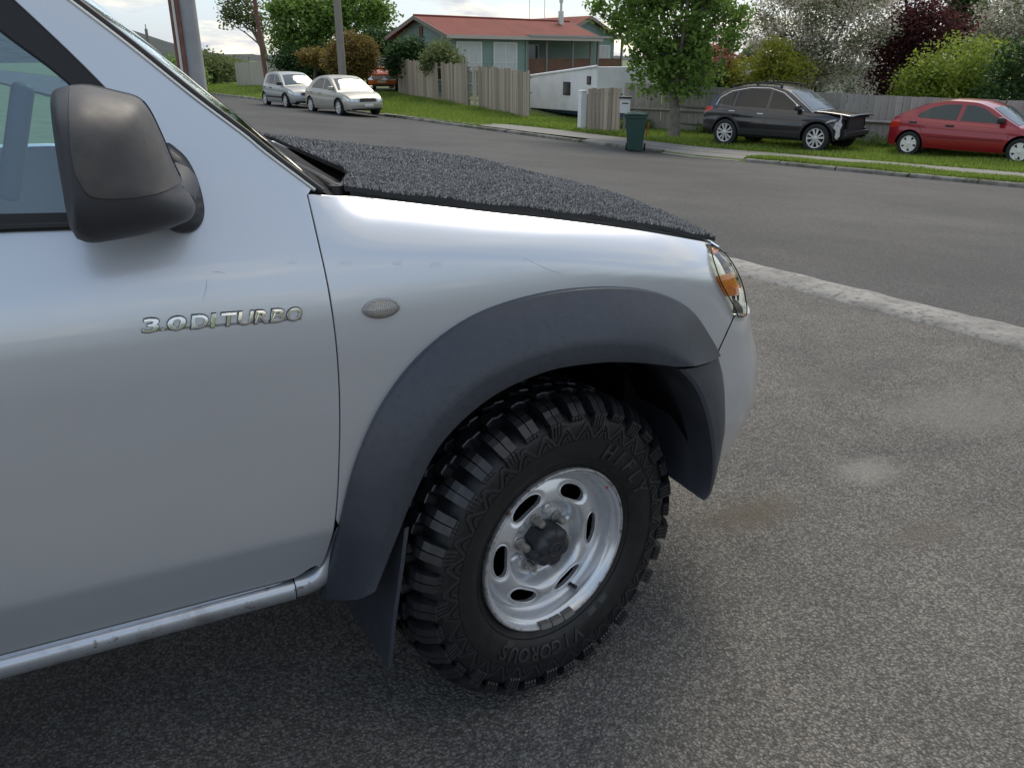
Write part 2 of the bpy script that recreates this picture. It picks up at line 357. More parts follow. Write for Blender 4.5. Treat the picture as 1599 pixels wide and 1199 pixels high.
KPX = [(1700, 303, -.85), (1599, 294, -.85), (1400, 276, -.87), (1205, 257, -.90), (1080, 246, -.90), (940, 228, -.87), (830, 213, -.82), (600, 182, -.62), (480, 166, -.54), (375, 153, -.5)]
KP = [on_z(x, y, z) for x, y, z in KPX]
KS = [(*st_of(p), p[2]) for p in KP]
d0 = np.subtract(KS[0][:2], KS[1][:2]); d0 /= np.linalg.norm(d0); KS = [(*np.add(KS[0][:2], d0*60), -.8)]+KS+[(260, KS[-1][1]+.5, -.5)]
_o = sorted(KS); ks_s = np.array([k[0] for k in _o]); ks_t = np.array([k[1] for k in _o]); ks_z = np.array([k[2] for k in _o])
def tk(s): return float(np.interp(s, ks_s, ks_t))
def zr(s): return float(np.interp(s, ks_s, ks_z))
def hz(s, t):
    """height of the ground at street coordinates"""
    k = tk(s); z0 = zr(s)
    if t <= 4.05: return 0.0
    if t < k: return z0*(t-4.05)/(k-4.05)
    u = t-k; Rr = np.interp(s, [20, 26, 38, 46, 60, 90], [0, .02, .42, .5, .2, .2])
    return z0+.09 + float(Rr)*sstep(0, 6, u) + float(np.interp(u, [0, 8, 20, 60, 200], [0, .0, .12, .5, 1.5]))*float(np.interp(s, [5, 30], [.3, 1]))
def hxy(x, y): return hz(*st_of((x, y)))
def on_ground(px, py):
    z = -.7
    for _ in range(60):
        p = on_z(px, py, z); z = .6*z+.4*hxy(p[0], p[1])
    return np.array([p[0], p[1], hxy(p[0], p[1])])
def sheet(name, ss, ts, zf, mat):
    rows = [[ST(s, t, zf(s, t)) for t in ts] for s in ss]
    mb = MB(); mb.grid(rows, flip=True); return tag(mb.build(name, mat, None, True, None), kind='structure')
_ss = sorted(set(list(np.arange(-40, 80, 1.5))+[100, 130, 170, 220, 260]))
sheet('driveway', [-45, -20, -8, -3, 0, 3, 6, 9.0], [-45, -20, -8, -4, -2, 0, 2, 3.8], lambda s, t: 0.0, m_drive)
# the road runs from the near kerb to the far one
rows = []
for s in _ss:
    k = tk(s); rows.append([ST(s, 4.12+(k-4.12)*a, zr(s)*((k-4.12)*a+.07)/(k-4.05)-.012*(a < .01)) for a in np.linspace(0, 1, 13)])
mb = MB(); mb.grid(rows, flip=True); tag(mb.build('road', m_road, None, True, None), kind='structure')
# ground sheet, out to the horizon
_tt = [-600, -300, -120, -60, -30, -10, 0, 3.7, 4.2]
def gz(s, t): return hz(s, t)-.03
rows = []
for s in [-700, -350, -150, -80]+_ss+[350, 600, 1000]:
    k = tk(s); ts = _tt+[8, 12, k-.05, k+.06]+[k+u for u in (.5, 1, 1.5, 2, 2.5, 3, 3.5, 4, 5, 6, 7, 8.5, 10, 13, 17, 22, 30, 45, 70, 120, 250, 600, 1200)]
    rows.append([ST(s, t, (gz(s, t) if t > k+.055 else min(gz(s, t), 0)-.09)) for t in ts])
mb = MB(); mb.grid(rows, flip=True); tag(mb.build('ground', m_soil, None, True, None), kind='structure')
# near kerb strip: a broad rough concrete edge between driveway and road
ks = np.arange(-6, 40, .09); rows = []
for s in ks:
    j = .007*math.sin(s*9.1)+.006*math.sin(s*23.7)+.022*(random.random()-.5); j2 = .014*(random.random()-.5)
    rows.append([ST(s, 3.74+j2*.4, -.02), ST(s, 3.77+j2, .012+.006*random.random()), ST(s, 3.9, .026+.008*random.random()), ST(s, 4.02, .024+.008*random.random()), ST(s, 4.12+j, .012+.006*random.random()), ST(s, 4.15+j, -.05)])
mb = MB(); mb.grid(rows, flip=True); tag(mb.build('kerb', m_kerb, None, True, 50), kind='structure')
# far kerb: old low concrete kerb in lengths, with the crossing left out
mb = MB()
segs = [(-14, 12.6), (15.2, 60)]
for a, b in segs:
    s = a
    while s < b:
        e = min(s+1.4+.6*random.random(), b); w = .02*(random.random()-.5); n = 5; rr = []
        for i in range(n+1):
            q = s+.015+(e-.03-s)*i/n; k = tk(q)+w; g = .012*(random.random()-.5)
            rr.append([ST(q, k-.015, zr(q)-.05), ST(q, k-.008, zr(q)+.055+g), ST(q, k+.03, zr(q)+.085+g), ST(q, k+.13, zr(q)+.088+g), ST(q, k+.15, zr(q))])
        mb.grid(rr, flip=True); s = e
tag(mb.build('far_kerb', m_kerbold, None, True, 50), kind='structure')
# footpath with the driveway crossing
fn_ = [(1760, 292), (1599, 279), (1400, 262), (1205, 246), (1080, 236), (950, 221), (830, 207), (700, 193), (600, 180)]
ff_ = [(1760, 283), (1599, 271), (1400, 255), (1205, 239), (1080, 229), (950, 213), (830, 199), (700, 187), (600, 176)]
A_ = cat([on_ground(*p)[:2] for p in fn_], 60); B_ = cat([on_ground(*p)[:2] for p in ff_], 60)
rows = [[(*(a+(b-a)*f), max(hxy(*(a+(b-a)*f)), zr(st_of(a)[0])+.09)+.014) for f in (0, .25, .5, .75, 1)] for a, b in zip(A_, B_)]
mb = MB(); mb.grid(rows, flip=True); o = mb.build('footpath', m_path, None, True, None); recalc(o); tag(o, kind='structure')
rows = []
for s in np.linspace(12.75, 18.6, 14):
    k = tk(s); rows.append([ST(s, k-.02, zr(s)+.012)]+[ST(s, k+u, hz(s, k+u)+.008) for u in (.25, .6, 1.0, 1.5)])
mb = MB(); mb.grid(rows, flip=True); tag(mb.build('driveway_crossing', m_path, None, True, None), kind='structure')
# grass: blades on the verge, one mass
def blades(n, s0, s1, uf, hgt, seed):
    r = np.random.default_rng(seed); s = r.uniform(s0, s1, n); u = uf(r, s, n); V = np.zeros((n, 3, 3)); t = np.array([tk(a) for a in s])+u
    z = np.array([hz(a, b) for a, b in zip(s, t)]); P = s[:, None]*SV+t[:, None]*TV; P[:, 2] = z-.01
    patchy = .55+.6*(np.sin(s*1.7+u*2.1)*np.sin(s*.63-u*1.3)*.5+.5)
    h = hgt*patchy*r.uniform(.5, 1.35, n); a = r.uniform(0, 6.283, n); w = r.uniform(.008, .018, n); d = np.stack([np.cos(a), np.sin(a), 0*a], 1)
    V[:, 0] = P-d*w[:, None]; V[:, 1] = P+d*w[:, None]; V[:, 2] = P+np.stack([r.normal(0, .35, n)*h, r.normal(0, .35, n)*h, h], 1); return V
_A = np.array([st_of(p) for p in A_]); _B = np.array([st_of(p) for p in B_])
def strip1(r, s, n):   # kerb to footpath
    w = np.array([np.interp(a, np.sort(_A[:, 0]), _A[np.argsort(_A[:, 0]), 1])-tk(a) for a in s])
    return .12+r.uniform(0, 1, n)*np.maximum(w-.1, .02)
def strip2(r, s, n):
    w = np.array([np.interp(a, np.sort(_B[:, 0]), _B[np.argsort(_B[:, 0]), 1])-tk(a) for a in s])
    return w-.06+r.uniform(0, 1, n)**1.1*4.6
VV = [blades(42000, -4, 12.7, strip1, .085, 1), blades(90000, -4, 14.2, strip2, .13, 2), blades(30000, 14.2, 24, lambda r, s, n: strip2(r, s, n)*1.0+.35, .12, 3), blades(60000, 24, 46, lambda r, s, n: .15+r.uniform(0, 1, n)*4.6, .14, 4), blades(14000, 46, 70, lambda r, s, n: .2+r.uniform(0, 1, n)*5, .18, 5)]
VV = np.concatenate(VV).reshape(-1, 3)
me = bpy.data.meshes.new('grass'); nv = len(VV); me.vertices.add(nv); me.vertices.foreach_set('co', VV.ravel()); me.loops.add(nv); me.loops.foreach_set('vertex_index', np.arange(nv, dtype=np.int32)); me.polygons.add(nv//3); me.polygons.foreach_set('loop_start', np.arange(0, nv, 3, dtype=np.int32)); me.update(calc_edges=True); me.materials.append(m_grass)
go = link_mesh('grass', me); tag(go, 'green grass growing on the verge across the road', 'grass', kind='stuff')
# hills on the skyline
m_hill = M('hill_bush', (.018, .027, .027), .95, var=(.02, (.028, .040, .036), .4, .6), bump=[(.08, .8, 6)])
rows = []
for a in np.linspace(-75, 75, 90):
    ridge = 52*math.exp(-((a+5)/7.5)**2)+40*math.exp(-((a+40)/16)**2)+5+3*math.sin(a*.21)+2*math.sin(a*.53+1)
    az = R(a); rows.append([(math.sin(az)*D, math.cos(az)*D, ridge*hf-3+3*math.sin(a*1.9+D*.01)*hf) for D, hf in ((560, -.05), (620, .35), (690, .75), (760, 1.0), (860, .9), (1000, .3), (1100, -.1))])
mb = MB(); mb.grid(rows); tag(mb.build('hills', m_hill, None, True, None), kind='structure')
# ------------------------------------------------------------------ the silver utility truck
m_paint = M('silver_paint', (.60, .625, .66), .30, .58, 1.0, coat_rough=.02, var=[(1.1, (.565, .59, .62), .4, .7)])
m_paintlow = M('silver_sill', (.52, .55, .60), .36, .75, .6, var=[(14, (.3, .3, .3), .55, .75), (60, (.22, .21, .2), .62, .72)])
m_flare = M('flare_plastic', (.034, .040, .054), .46, 0, 0, spec=.6, var=[(5, (.043, .049, .063), .35, .7), (60, (.032, .037, .049), .45, .65)], bump=[(900, .10, .0006)], spots=(85, (.016, .016, .016), .11), rvar=(6, .33, .48))
m_flare2 = M('flare_front_plastic', (.038, .041, .050), .5, spec=.4, var=[(7, (.06, .063, .072), .45, .75)], bump=[(900, .08, .0006)], rvar=(6, .4, .58))
m_mirror = M('mirror_plastic', (.058, .057, .060), .5, spec=.45, var=[(9, (.10, .090, .080), .4, .75), (40, (.055, .053, .052), .5, .7)], bump=[(1100, .16, .0008), (18, .12, .003)], rvar=(14, .46, .66))
m_mirror2 = M('mirror_lower_plastic', (.036, .038, .044), .45, spec=.5, var=[(9, (.043, .044, .05), .4, .75)], bump=[(1100, .16, .0008)], rvar=(14, .44, .62))
m_rubber = M('tyre_rubber', (.007, .0074, .0085), .5, spec=.45, var=[(30, (.016, .0158, .0155), .5, .75)], bump=[(400, .12, .0008)], rvar=(24, .36, .62))
m_tread = M('tread_rubber', (.0125, .0132, .0155), .36, spec=.6, var=[(45, (.03, .029, .027), .55, .8)], bump=[(300, .2, .001)], rvar=(30, .22, .48), rnd=.18)
m_letter = M('tyre_letter', (.027, .0275, .029), .36, spec=.5)
m_rim = M('rim_silver', (.66, .675, .70), .30, .62, .3, var=[(7, (.58, .595, .62), .4, .7), (140, (.3, .27, .24), .70, .76)], rvar=(9, .22, .32))
m_rimedge = M('rim_lip', (.42, .42, .42), .4, .55, 0, var=[(28, (.13, .085, .055), .55, .66), (70, (.2, .19, .18), .5, .65)])
m_nut = M('nut_steel', (.40, .39, .37), .4, .7, var=[(80, (.24, .21, .18), .45, .65)])
m_cap = M('hub_cap_plastic', (.022, .024, .029), .42, spec=.5, bump=[(500, .1, .0005)])
m_black = M('black_void', (.006, .006, .006), .9, spec=.1)
m_dark = M('underbody', (.012, .012, .013), .8, spec=.2, bump=[(30, .4, .01)])
m_seal = M('rubber_seal', (.012, .0125, .014), .5, spec=.4)
m_cowl = M('cowl_plastic', (.022, .022, .023), .85, spec=.1, var=[(20, (.04, .04, .038), .5, .7)], bump=[(300, .15, .001)])
m_grey = M('wiper_paint', (.045, .043, .04), .5, spec=.4, var=[(60, (.10, .085, .065), .55, .7)])
m_chrome = M('chrome', (.86, .87, .88), .06, 1.0)
m_badgeb = M('badge_edge', (.02, .021, .024), .25, .3, .5)
m_carpet = M('mat_carpet_base', (.05, .05, .052), .95, spec=.1)
m_pile = leaf_mat('mat_carpet_pile', (.016, .016, .016), (.55, .545, .54), .0)
m_amber = M('amber_lens', (.85, .22, .015), .12, 0, .6, var=[(140, (.95, .38, .05), .4, .6)])
m_reflector = M('lamp_reflector', (.86, .87, .80), .32, .35, bump=[(55, .25, .01)])
m_lampglass = glass_mat('headlamp_cover', (.86, .88, .80), 1.0, 1.45)
m_repeater = M('repeater_lens', (.50, .49, .46), .16, .25, .7, var=[(60, (.62, .40, .26), .52, .72)])
m_glass = glass_mat('side_glass', (.42, .70, .84), 1.0, 2.3)  # blue of the reflected sky is put into the tint
m_wglass = glass_mat('windscreen_glass', (.55, .66, .6), 1.0, 1.6)
m_trim = M('interior_trim', (.16, .17, .18), .8); m_seat = M('seat_fabric', (.20, .22, .225), .9, bump=[(300, .3, .002)]); m_vinyl = M('seat_vinyl', (.33, .37, .37), .45)

ute = empty('utility_truck', (0, 0, 0))
tag(ute, 'silver utility truck with dark wheel arch flare and knobbly front tyre', 'truck')
YC = .86                                              # half width of the body
ybase = pchip([.36, .42, .47, .53, .575, .60, .64, .75, .88, .98, 1.05, 1.10, 1.15, 1.20, 1.26, 1.32, 1.65, 2.0],
              [.098, .078, .056, .034, .019, .0112, .008, .003, 0, .000, .003, .009, .020, .038, .062, .084, .200, .325])
XF = pchip([.2, .31, .39, .52, .69, .83, .92, 1.0, 1.08, 1.2], [.78, .865, .915, .94, .925, .86, .83, .80, .76, .68])
X0, NE = .25, 2.4
def plan(x, z):
    if x <= X0: return 0.0
    q = min((x-X0)/(XF(z)-X0), .9995); return .73*(1-(1-q**NE)**(1/NE))
ztop = pchip([-.6, -.52, -.41, -.31, -.14, .048, .256, .409, .5, .6, .8], [1.292, 1.280, 1.264, 1.246, 1.216, 1.184, 1.144, 1.108, 1.084, 1.05, .97])
def side(x, z, off=0.0):
    return np.array([x, ybase(z)+plan(x, z)+roll(x, z)-off, z])
def roll(x, z):
    if x < -.52: return 0.0
    return sstep(-.52, -.38, x)*.058*max((.10-max(ztop(x)-z, -.02))/.10, 0)**2.4
def onside(px, py, off=0.0):
    y = 0.0
    for _ in range(40):
        p = on_y(px, py, y); y = .5*y+.5*(float(side(p[0], p[2])[1])-off)
    return np.array([p[0], p[2]])
def S2(pts): return [onside(*p) for p in pts]
def mirrored(o):
    """left hand twin of a right hand panel"""
    me = o.data.copy(); n = len(me.vertices); c = np.zeros(n*3); me.vertices.foreach_get('co', c); c = c.reshape(-1, 3); c[:, 1] = 2*YC-c[:, 1]; me.vertices.foreach_set('co', c.ravel())
    me.flip_normals(); q = link_mesh(o.name, me, o.parent); return q

# outlines read off the body
GAP = cat(S2([(478, 305), (487, 345), (495, 380), (512, 460), (523, 540), (528, 620), (528, 700), (524, 790), (515, 845), (500, 883), (478, 903), (455, 909)]), 60)
PIL = cat(S2([(497, 303), (470, 283), (410, 238), (380, 213), (300, 153), (200, 73), (104, 0)]), 30)
PIL = np.vstack([PIL, PIL[-1]+(PIL[-1]-PIL[-2])*np.array([[3], [6]])])
XB = -1.62
door_bot = [(-.66, .4745), (-.9, .4695), (XB, .469)]
DG = GAP[GAP[:, 1] > .49]
WIN = [(-1.52, 1.262), (-1.0, 1.258), (-.755, 1.243), (-.715, 1.262), (-.722, 1.335), (-.812, 1.470), (-.919, 1.600), (-.985, 1.668), (-1.06, 1.692), (-1.50, 1.70)]
WIN = np.vstack([lin(WIN[:3], .02, False), cat(WIN[2:9], 60)[1:], lin(WIN[8:], .02, False)[1:]])
door_out = np.vstack([DG[::-1], PIL[1:], [[-1.02, 1.745], [XB, 1.745]], lin([(XB, 1.745), (XB, .469), (-.9, .4695), (-.66, .4745)], .04, False), cat([(-.66, .4745), (-.615, .484), (-.575, .505), tuple(DG[-1])], 10)[:-1]])
door = patch('door', door_out, side, m_paint, ute, .022, [WIN], .02, resample=False, round_edge=.0022)
tag(door, 'silver front door carrying the chrome badge')
# fender: from the shut line to the lamp, its lower edge running behind the flare
SEAM = S2([(1147, 492), (1140, 508), (1130, 530), (1118, 556)])
LAMP_L = cat(S2([(1104, 383), (1109, 405), (1119, 435), (1130, 457), (1141, 477), (1147, 492)]), 20)
gf = GAP[:46]+np.array([.0062, 0])
ARCH = cat([(-.50, .60), (-.465, .70), (-.40, .82), (-.28, .94), (-.12, .995), (.05, 1.005), (.2, .98), (.31, .92), (.375, .84)], 40)
fl = [p for p in gf if p[1] > .56]
top = [(x, ztop(x)-.0) for x in np.linspace(-.455, .485, 40)]
fend = np.vstack([[p for p in fl[::-1]], [(-.498, 1.2785)], top, [tuple(LAMP_L[0]+np.array([-.006, .004]))], LAMP_L[1:]-np.array([.0035, 0]), np.array(SEAM[1:])-np.array([.002, 0]), [(SEAM[-1][0]-.05, SEAM[-1][1]-.03)], ARCH[::-1][1:-1], [(-.505, .565)]])
fender = patch('front_fender', fend, side, m_paint, ute, .018, (), .018, resample=False, round_edge=.0022)
# lower fender return between shut line and flare, running into the sill
# foot: the sill section carried on past its joint and turned up behind the flare
fpth = cat([(-.6165, .4470), (-.592, .4482), (-.566, .4555), (-.545, .4710), (-.530, .4940), (-.5205, .5230), (-.514, .556), (-.508, .60)], 26); rows = []
for k, p in enumerate(fpth):
    d = fpth[min(k+1, 25)]-fpth[max(k-1, 0)]; d /= np.linalg.norm(d); nrm = np.array([-d[1], d[0]]); t = k/25; w_ = 1-.35*sstep(.35, 1, t)
    rows.append([(p[0]+nrm[0]*o*w_, y-.016*sstep(.3, .9, t), p[1]+nrm[1]*o*w_) for o, y in ((.0285, .085), (.0255, .050), (.018, .0445), (.008, .0425), (-.004, .0445), (-.016, .0515), (-.025, .064), (-.029, .090), (-.029, .15))])
mb = MB(); mb.grid(rows); recalc(mb.build('fender_foot', m_paintlow, ute, True, 60))
# sill: rounded rocker below the door
prof = [(.085, .4755), (.0500, .4725), (.0445, .4650), (.0425, .4550), (.0445, .4430), (.0515, .4310), (.064, .4220), (.090, .4180), (.16, .419)]
sx = np.linspace(-2.4, -.619, 40)
mb = MB(); mb.grid([[(x, y, z-.004) for y, z in prof] for x in sx]); sill = mb.build('sill', m_paintlow, ute, True, 60); recalc(sill)
# bumper wrap
BN = [(z, ) for z in np.linspace(.34, .90, 24)]
def nose(u, z, off=0.0):
    s_, c_ = max(math.sin(u), 0)**(2/NE), max(math.cos(u), 0)**(2/NE); A = XF(z)-X0
    x = X0+A*s_
    return np.array([x+off*s_, ybase(z)*(1-.7*sstep(.9, 1.5, u))+.73*(1-c_)+roll(x, z)*(1-sstep(1.0, 1.4, u))-off*c_, z])
def u_of(x, z): q = min(max((x-X0)/(XF(z)-X0), 0), 1); return math.asin(q**(NE/2))
us = lambda pts: [(u_of(p[0], p[1]), p[1]) for p in pts]
bl = cat([tuple(SEAM[-1])]+[tuple(on_y(x, y, .04)[[0, 2]]) for x, y in ((1128, 600), (1133, 660), (1129, 720), (1117, 762))], 16)-np.array([.025, 0])
lampbot = cat(S2([(1147, 493), (1153, 494), (1160, 491)]), 6)
b_out2 = us([tuple(p) for p in bl[::-1]])
bump_loop = lin(list(map(tuple, b_out2))+us([tuple(p+np.array([.002, 0])) for p in SEAM[::-1]])+[(u_of(.66, .872), .872), (.95, .862), (1.25, .855), (1.5706, .85), (1.5706, .425), (1.2, .425), (.9, .425), (u_of(.6, .425), .427)], .03)
bumper = patch('front_bumper', bump_loop, lambda u, z: nose(u, z, .002), m_paint, ute, .03, (), .015, resample=False, round_edge=.003, inward=(-.6, .8, 0))
mirrored(bumper)
# headlamp: clear cover over a bright bowl with the amber indicator
LO = cat(S2([(1104, 383), (1119, 389), (1135, 405), (1148, 428), (1157, 455), (1161, 480), (1160, 491)]), 24)
lamp_loop = us([tuple(p) for p in LO])+us([tuple(p) for p in lampbot[::-1]])[1:]+us([tuple(p) for p in LAMP_L[::-1]])[:-1]
def grow(loop, amt): c = np.mean(loop, 0); return [tuple(c+(np.array(p)-c)*amt) for p in loop]
hl = patch('headlight', lamp_loop, lambda u, z: nose(u, z, .004)-np.array([0, .003, 0]), m_lampglass, ute, .02, (), .02, resample=False, inward=(-.5, .8, 0))
tag(hl, 'clear slim headlight with an amber indicator wedge')
refl = patch('reflector', grow(lamp_loop, .97), lambda u, z: nose(u, z, -.018)+np.array([0, .012, 0]), m_reflector, hl, .02, (), .0, inward=(-.5, .8, 0))
am = S2([(1122, 432), (1145, 426), (1155, 452), (1155, 460), (1138, 462), (1131, 452)])
amb = patch('indicator_lens', lin(us([tuple(p) for p in am]), .012), lambda u, z: nose(u, z, -.002)+np.array([0, -.001, 0]), m_amber, hl, .012, (), .012, resample=False, inward=(-.5, .8, 0), round_edge=.002)
for q in (hl, ): mirrored(q)
mb = MB(); pts = [nose(u, z, .006)-np.array([0, .004, 0]) for u, z in lamp_loop]; mb.tube([tuple(p) for p in pts]+[tuple(pts[0])], .0016, 6); mb.build('headlight_seal', m_seal, ute, True)
mb = MB(); mb.tube([tuple(side(*p)+np.array([0, .0005, 0])) for p in cat(SEAM, 14)], .0024, 6); mb.build('bumper_seam', m_black, ute, True)
# black body core closing the gaps behind the panels, floor pan and engine bay
mb = MB()
mb.box((-.66, YC, .80), (.22, 1.55, .7)); mb.box((-.0, YC, .98), (1.0, .95, .26)); mb.box((.52, YC, .68), (.34, 1.2, .56)); mb.box((-1.7, YC, .52), (1.9, 1.5, .1)); mb.box((-.30, YC+.0, .62), (.34, 1.0, .5))
mb.box((-2.55, YC, .72), (.06, 1.5, .5))
for sy in (.35, 1.37): mb.box((-1.3, sy, .5), (4.2, .09, .15))
mb.build('chassis', m_dark, ute)
# shut line backing
mb = MB(); mb.grid([[tuple(side(p[0]+dx, p[1])+np.array([0, .016, 0])) for dx in (-.03, 0, .035)] for p in GAP]); mb.build('shut_line_seal', m_black, ute)
mb = MB(); mb.grid([[(x, .05, .480), (x, .11, .478)] for x in sx]); mb.build('door_seal', m_black, ute)

# wheel arch flare
FO = [(500, 929), (518, 858), (540, 770), (562, 700), (600, 622), (660, 548), (740, 491), (840, 458), (940, 447), (1020, 455), (1074, 481), (1106, 525), (1121, 553)]
FI = [(588, 922), (622, 838), (650, 770), (692, 692), (765, 624), (850, 583), (925, 569), (985, 567), (1052, 573)]
fo = cat(S2(FO), 70); fi = cat([on_y(x, y, -.062)[[0, 2]] for x, y in FI], 70)
SEC = [(0, 0.0, .002), (0, 0.0, -.010), (.012, 0, -.0145), (.05, 0, -.019), (.16, 0, -.0305), (.30, 0, -.044), (.46, 0, -.056), (.60, 0, -.064), (.685, 0, -.067), (.72, 0, -.067), (.84, 0, -.0655), (.955, 0, -.063), (.99, 0, -.060), (1.0, 0, -.054), (1.0, 0, -.02), (.995, 0, .045)]
def flare(name, fo, fi, sec, mat):
    rows = []
    for i, (a, b) in enumerate(zip(fo, fi)):
        ya = side(a[0], a[1])[1]; row = []
        for bl_, _, y in sec:
            q = a+(b-a)*bl_; base = ya*(1-bl_) if bl_ < 1 else 0
            row.append((q[0], base+y, q[1]))
        rows.append(row)
    mb = MB(); mb.grid(rows)
    o = mb.build(name, mat, ute, True, 28); return recalc(o)
fl1 = flare('wheel_arch_flare', fo, fi, SEC, m_flare); tag(fl1, 'dusty dark plastic wheel arch flare'); mirrored(fl1)
EO = [(1121, 553), (1130, 585), (1135, 625), (1136, 670), (1132, 715), (1124, 748), (1114, 768)]
EI = [(1052, 573), (1076, 600), (1094, 640), (1104, 690), (1106, 730), (1101, 765), (1092, 777)]
eo = cat([on_y(x, y, .035)[[0, 2]] for x, y in EO], 36); ei = cat([on_y(x, y, -.03)[[0, 2]] for x, y in EI], 36)
SE2 = [(0, 0, .03), (0, 0, .008), (.04, 0, -.002), (.2, 0, -.022), (.45, 0, -.042), (.7, 0, -.052), (.9, 0, -.052), (.98, 0, -.046), (1, 0, -.036), (1.0, 0, .01), (1.02, 0, .10), (1.03, 0, .20), (1.03, 0, .30)]
fl2 = flare('bumper_flare', eo, ei, SE2, m_flare2); mirrored(fl2)
# mud flap behind the wheel
mb = MB()
rows = [[(-.395, -.045, .60), (-.400, .05, .60), (-.41, .30, .60)], [(-.415, -.052, .50), (-.425, .06, .48), (-.44, .31, .46)], [(-.436, -.048, .38), (-.445, .08, .36), (-.462, .31, .34)], [(-.452, -.040, .245), (-.458, .08, .235), (-.470, .305, .212)]]
th = np.array([.009, 0, 0]); mb.grid(rows); mb.grid([[tuple(np.array(p)+th) for p in r] for r in rows], flip=True)
edge = [r[0] for r in rows]+list(rows[-1][1:]); mb.grid([[p, tuple(np.array(p)+th)] for p in edge])
fp = mb.build('mud_flap', m_flare, ute, True, 40); recalc(fp); mirrored(fp)
# liner
mb = MB(); mb.lathe([(.43, .70), (.465, .62), (.475, .12), (.465, .05)], 36, R(12), R(168), 'y', c=(-.02, 0, .42)); mb.box((0, .72, .7), (1.0, .05, .7))
ln = mb.build('wheel_arch_liner', m_black, ute, True, 40); mirrored(ln)

# bonnet, carpet mat on top of it, cowl
crown = pchip([-.6, -.45, -.1, .1, .35, .5, .62, .72], [.010, .012, .022, .032, .044, .036, .016, .0])
def bonnet(x, y, off=0):
    e = .150+.03*sstep(.1, .6, x)+.10*sstep(.45, .75, x); w = min(max((min(y, 2*YC-y)-e)/.36, 0), 1)
    return np.array([x, y, ztop(x)+.004+crown(x)*(1-(1-w)**2.2)+off])
def bon_x1(y): q = abs(y-YC)/.72; return .70-.195*min(q, 1)**2.6
def bon_x0(y): q = min(y, 2*YC-y); return float(np.interp(q, [.12, .16, .20, .28, .45, .86], [-.412, -.405, -.392, -.356, -.332, -.345]))
yy = np.r_[np.linspace(.152, .5, 26), np.linspace(.53, 2*YC-.53, 22), np.linspace(2*YC-.5, 2*YC-.152, 26)]
rows = [[bonnet(bon_x0(y)+(bon_x1(y)-bon_x0(y))*a, y) for y in yy] for a in np.linspace(0, 1, 50)]
mb = MB(); mb.grid(rows)
mb.grid([[rows[i][0], rows[i][0]+np.array([0, .012, -.02])] for i in range(50)]); mb.grid([[p, p+np.array([.0, 0, -.06])] for p in rows[-1]])
bon = mb.build('bonnet', m_paint, ute, True, 50); recalc(bon)
mb = MB(); mb.grid([[(x, .105+.03*sstep(.1, .6, x)+.04*sstep(.45, .6, x), ztop(x)-.012), (x, .17+.06*sstep(.1, .6, x), ztop(x)-.016)] for x in np.linspace(-.45, .60, 40)]); mb.build('bonnet_gap', m_black, ute)
matroot = empty('bonnet_mat', (0, .86, 1.25)); tag(matroot, 'grey speckled carpet mat laid over the truck bonnet', 'mat')
M0 = np.array([0, .86, 1.25])
ym = np.r_[np.linspace(.126, .5, 30), np.linspace(.53, 2*YC-.53, 24), np.linspace(2*YC-.5, 2*YC-.138, 30)]
def matp(a, y, off): return bonnet(bon_x0(y)-.012+(bon_x1(y)+.012-bon_x0(y))*a, y, off+.003*math.sin(a*31+y*9)*.5)
rows = [[matp(a, y, .012)-M0 for y in ym] for a in np.linspace(0, 1, 60)]; rowl = [[matp(a, y, .002)-M0 for y in ym] for a in np.linspace(0, 1, 60)]
mb = MB(); mb.grid(rows, flip=True); mb.grid([[rows[i][0], rowl[i][0]] for i in range(60)]); mb.grid([[rows[i][-1], rowl[i][-1]] for i in range(60)]); mb.grid([[a, b] for a, b in zip(rows[0], rowl[0])]); mb.grid([[a, b] for a, b in zip(rows[-1], rowl[-1])])
cb = mb.build('backing', m_carpet, matroot, True, 50)
n = 210000; ra = RNG.uniform(0, 1, n); ry = np.r_[RNG.uniform(.125, .62, int(n*.72)), RNG.uniform(.62, 2*YC-.136, n-int(n*.72))]
Aq = np.linspace(0, 1, 80); Yq = np.linspace(.125, 2*YC-.125, 260); tab = np.array([[matp(a, y, .012) for y in Yq] for a in Aq])
ia = ra*79; i0 = np.minimum(ia.astype(int), 78); fa = (ia-i0)[:, None]; iy = (ry-Yq[0])/(Yq[-1]-Yq[0])*259; j0 = np.clip(iy.astype(int), 0, 258); fy = (iy-j0)[:, None]
Pp = (tab[i0, j0]*(1-fa)+tab[i0+1, j0]*fa)*(1-fy)+(tab[i0, j0+1]*(1-fa)+tab[i0+1, j0+1]*fa)*fy-M0
ang = RNG.uniform(0, 6.283, n); w = RNG.uniform(.0009, .0017, n); dd = np.stack([np.cos(ang), np.sin(ang), 0*ang], 1)*w[:, None]; tip = np.stack([RNG.normal(0, .0026, n), RNG.normal(0, .0026, n), RNG.uniform(.003, .0075, n)], 1)
PV = np.stack([Pp-dd-[0, 0, .001], Pp+dd-[0, 0, .001], Pp+tip+dd*.8, Pp+tip-dd*.8], 1).reshape(-1, 3)
me = bpy.data.meshes.new('pile'); nv = len(PV); me.vertices.add(nv); me.vertices.foreach_set('co', PV.ravel()); me.loops.add(nv); me.loops.foreach_set('vertex_index', np.arange(nv, dtype=np.int32)); me.polygons.add(nv//4); me.polygons.foreach_set('loop_start', np.arange(0, nv, 4, dtype=np.int32)); me.update(calc_edges=True); me.materials.append(m_pile)
pile = link_mesh('pile', me, matroot); pile['kind'] = 'stuff'
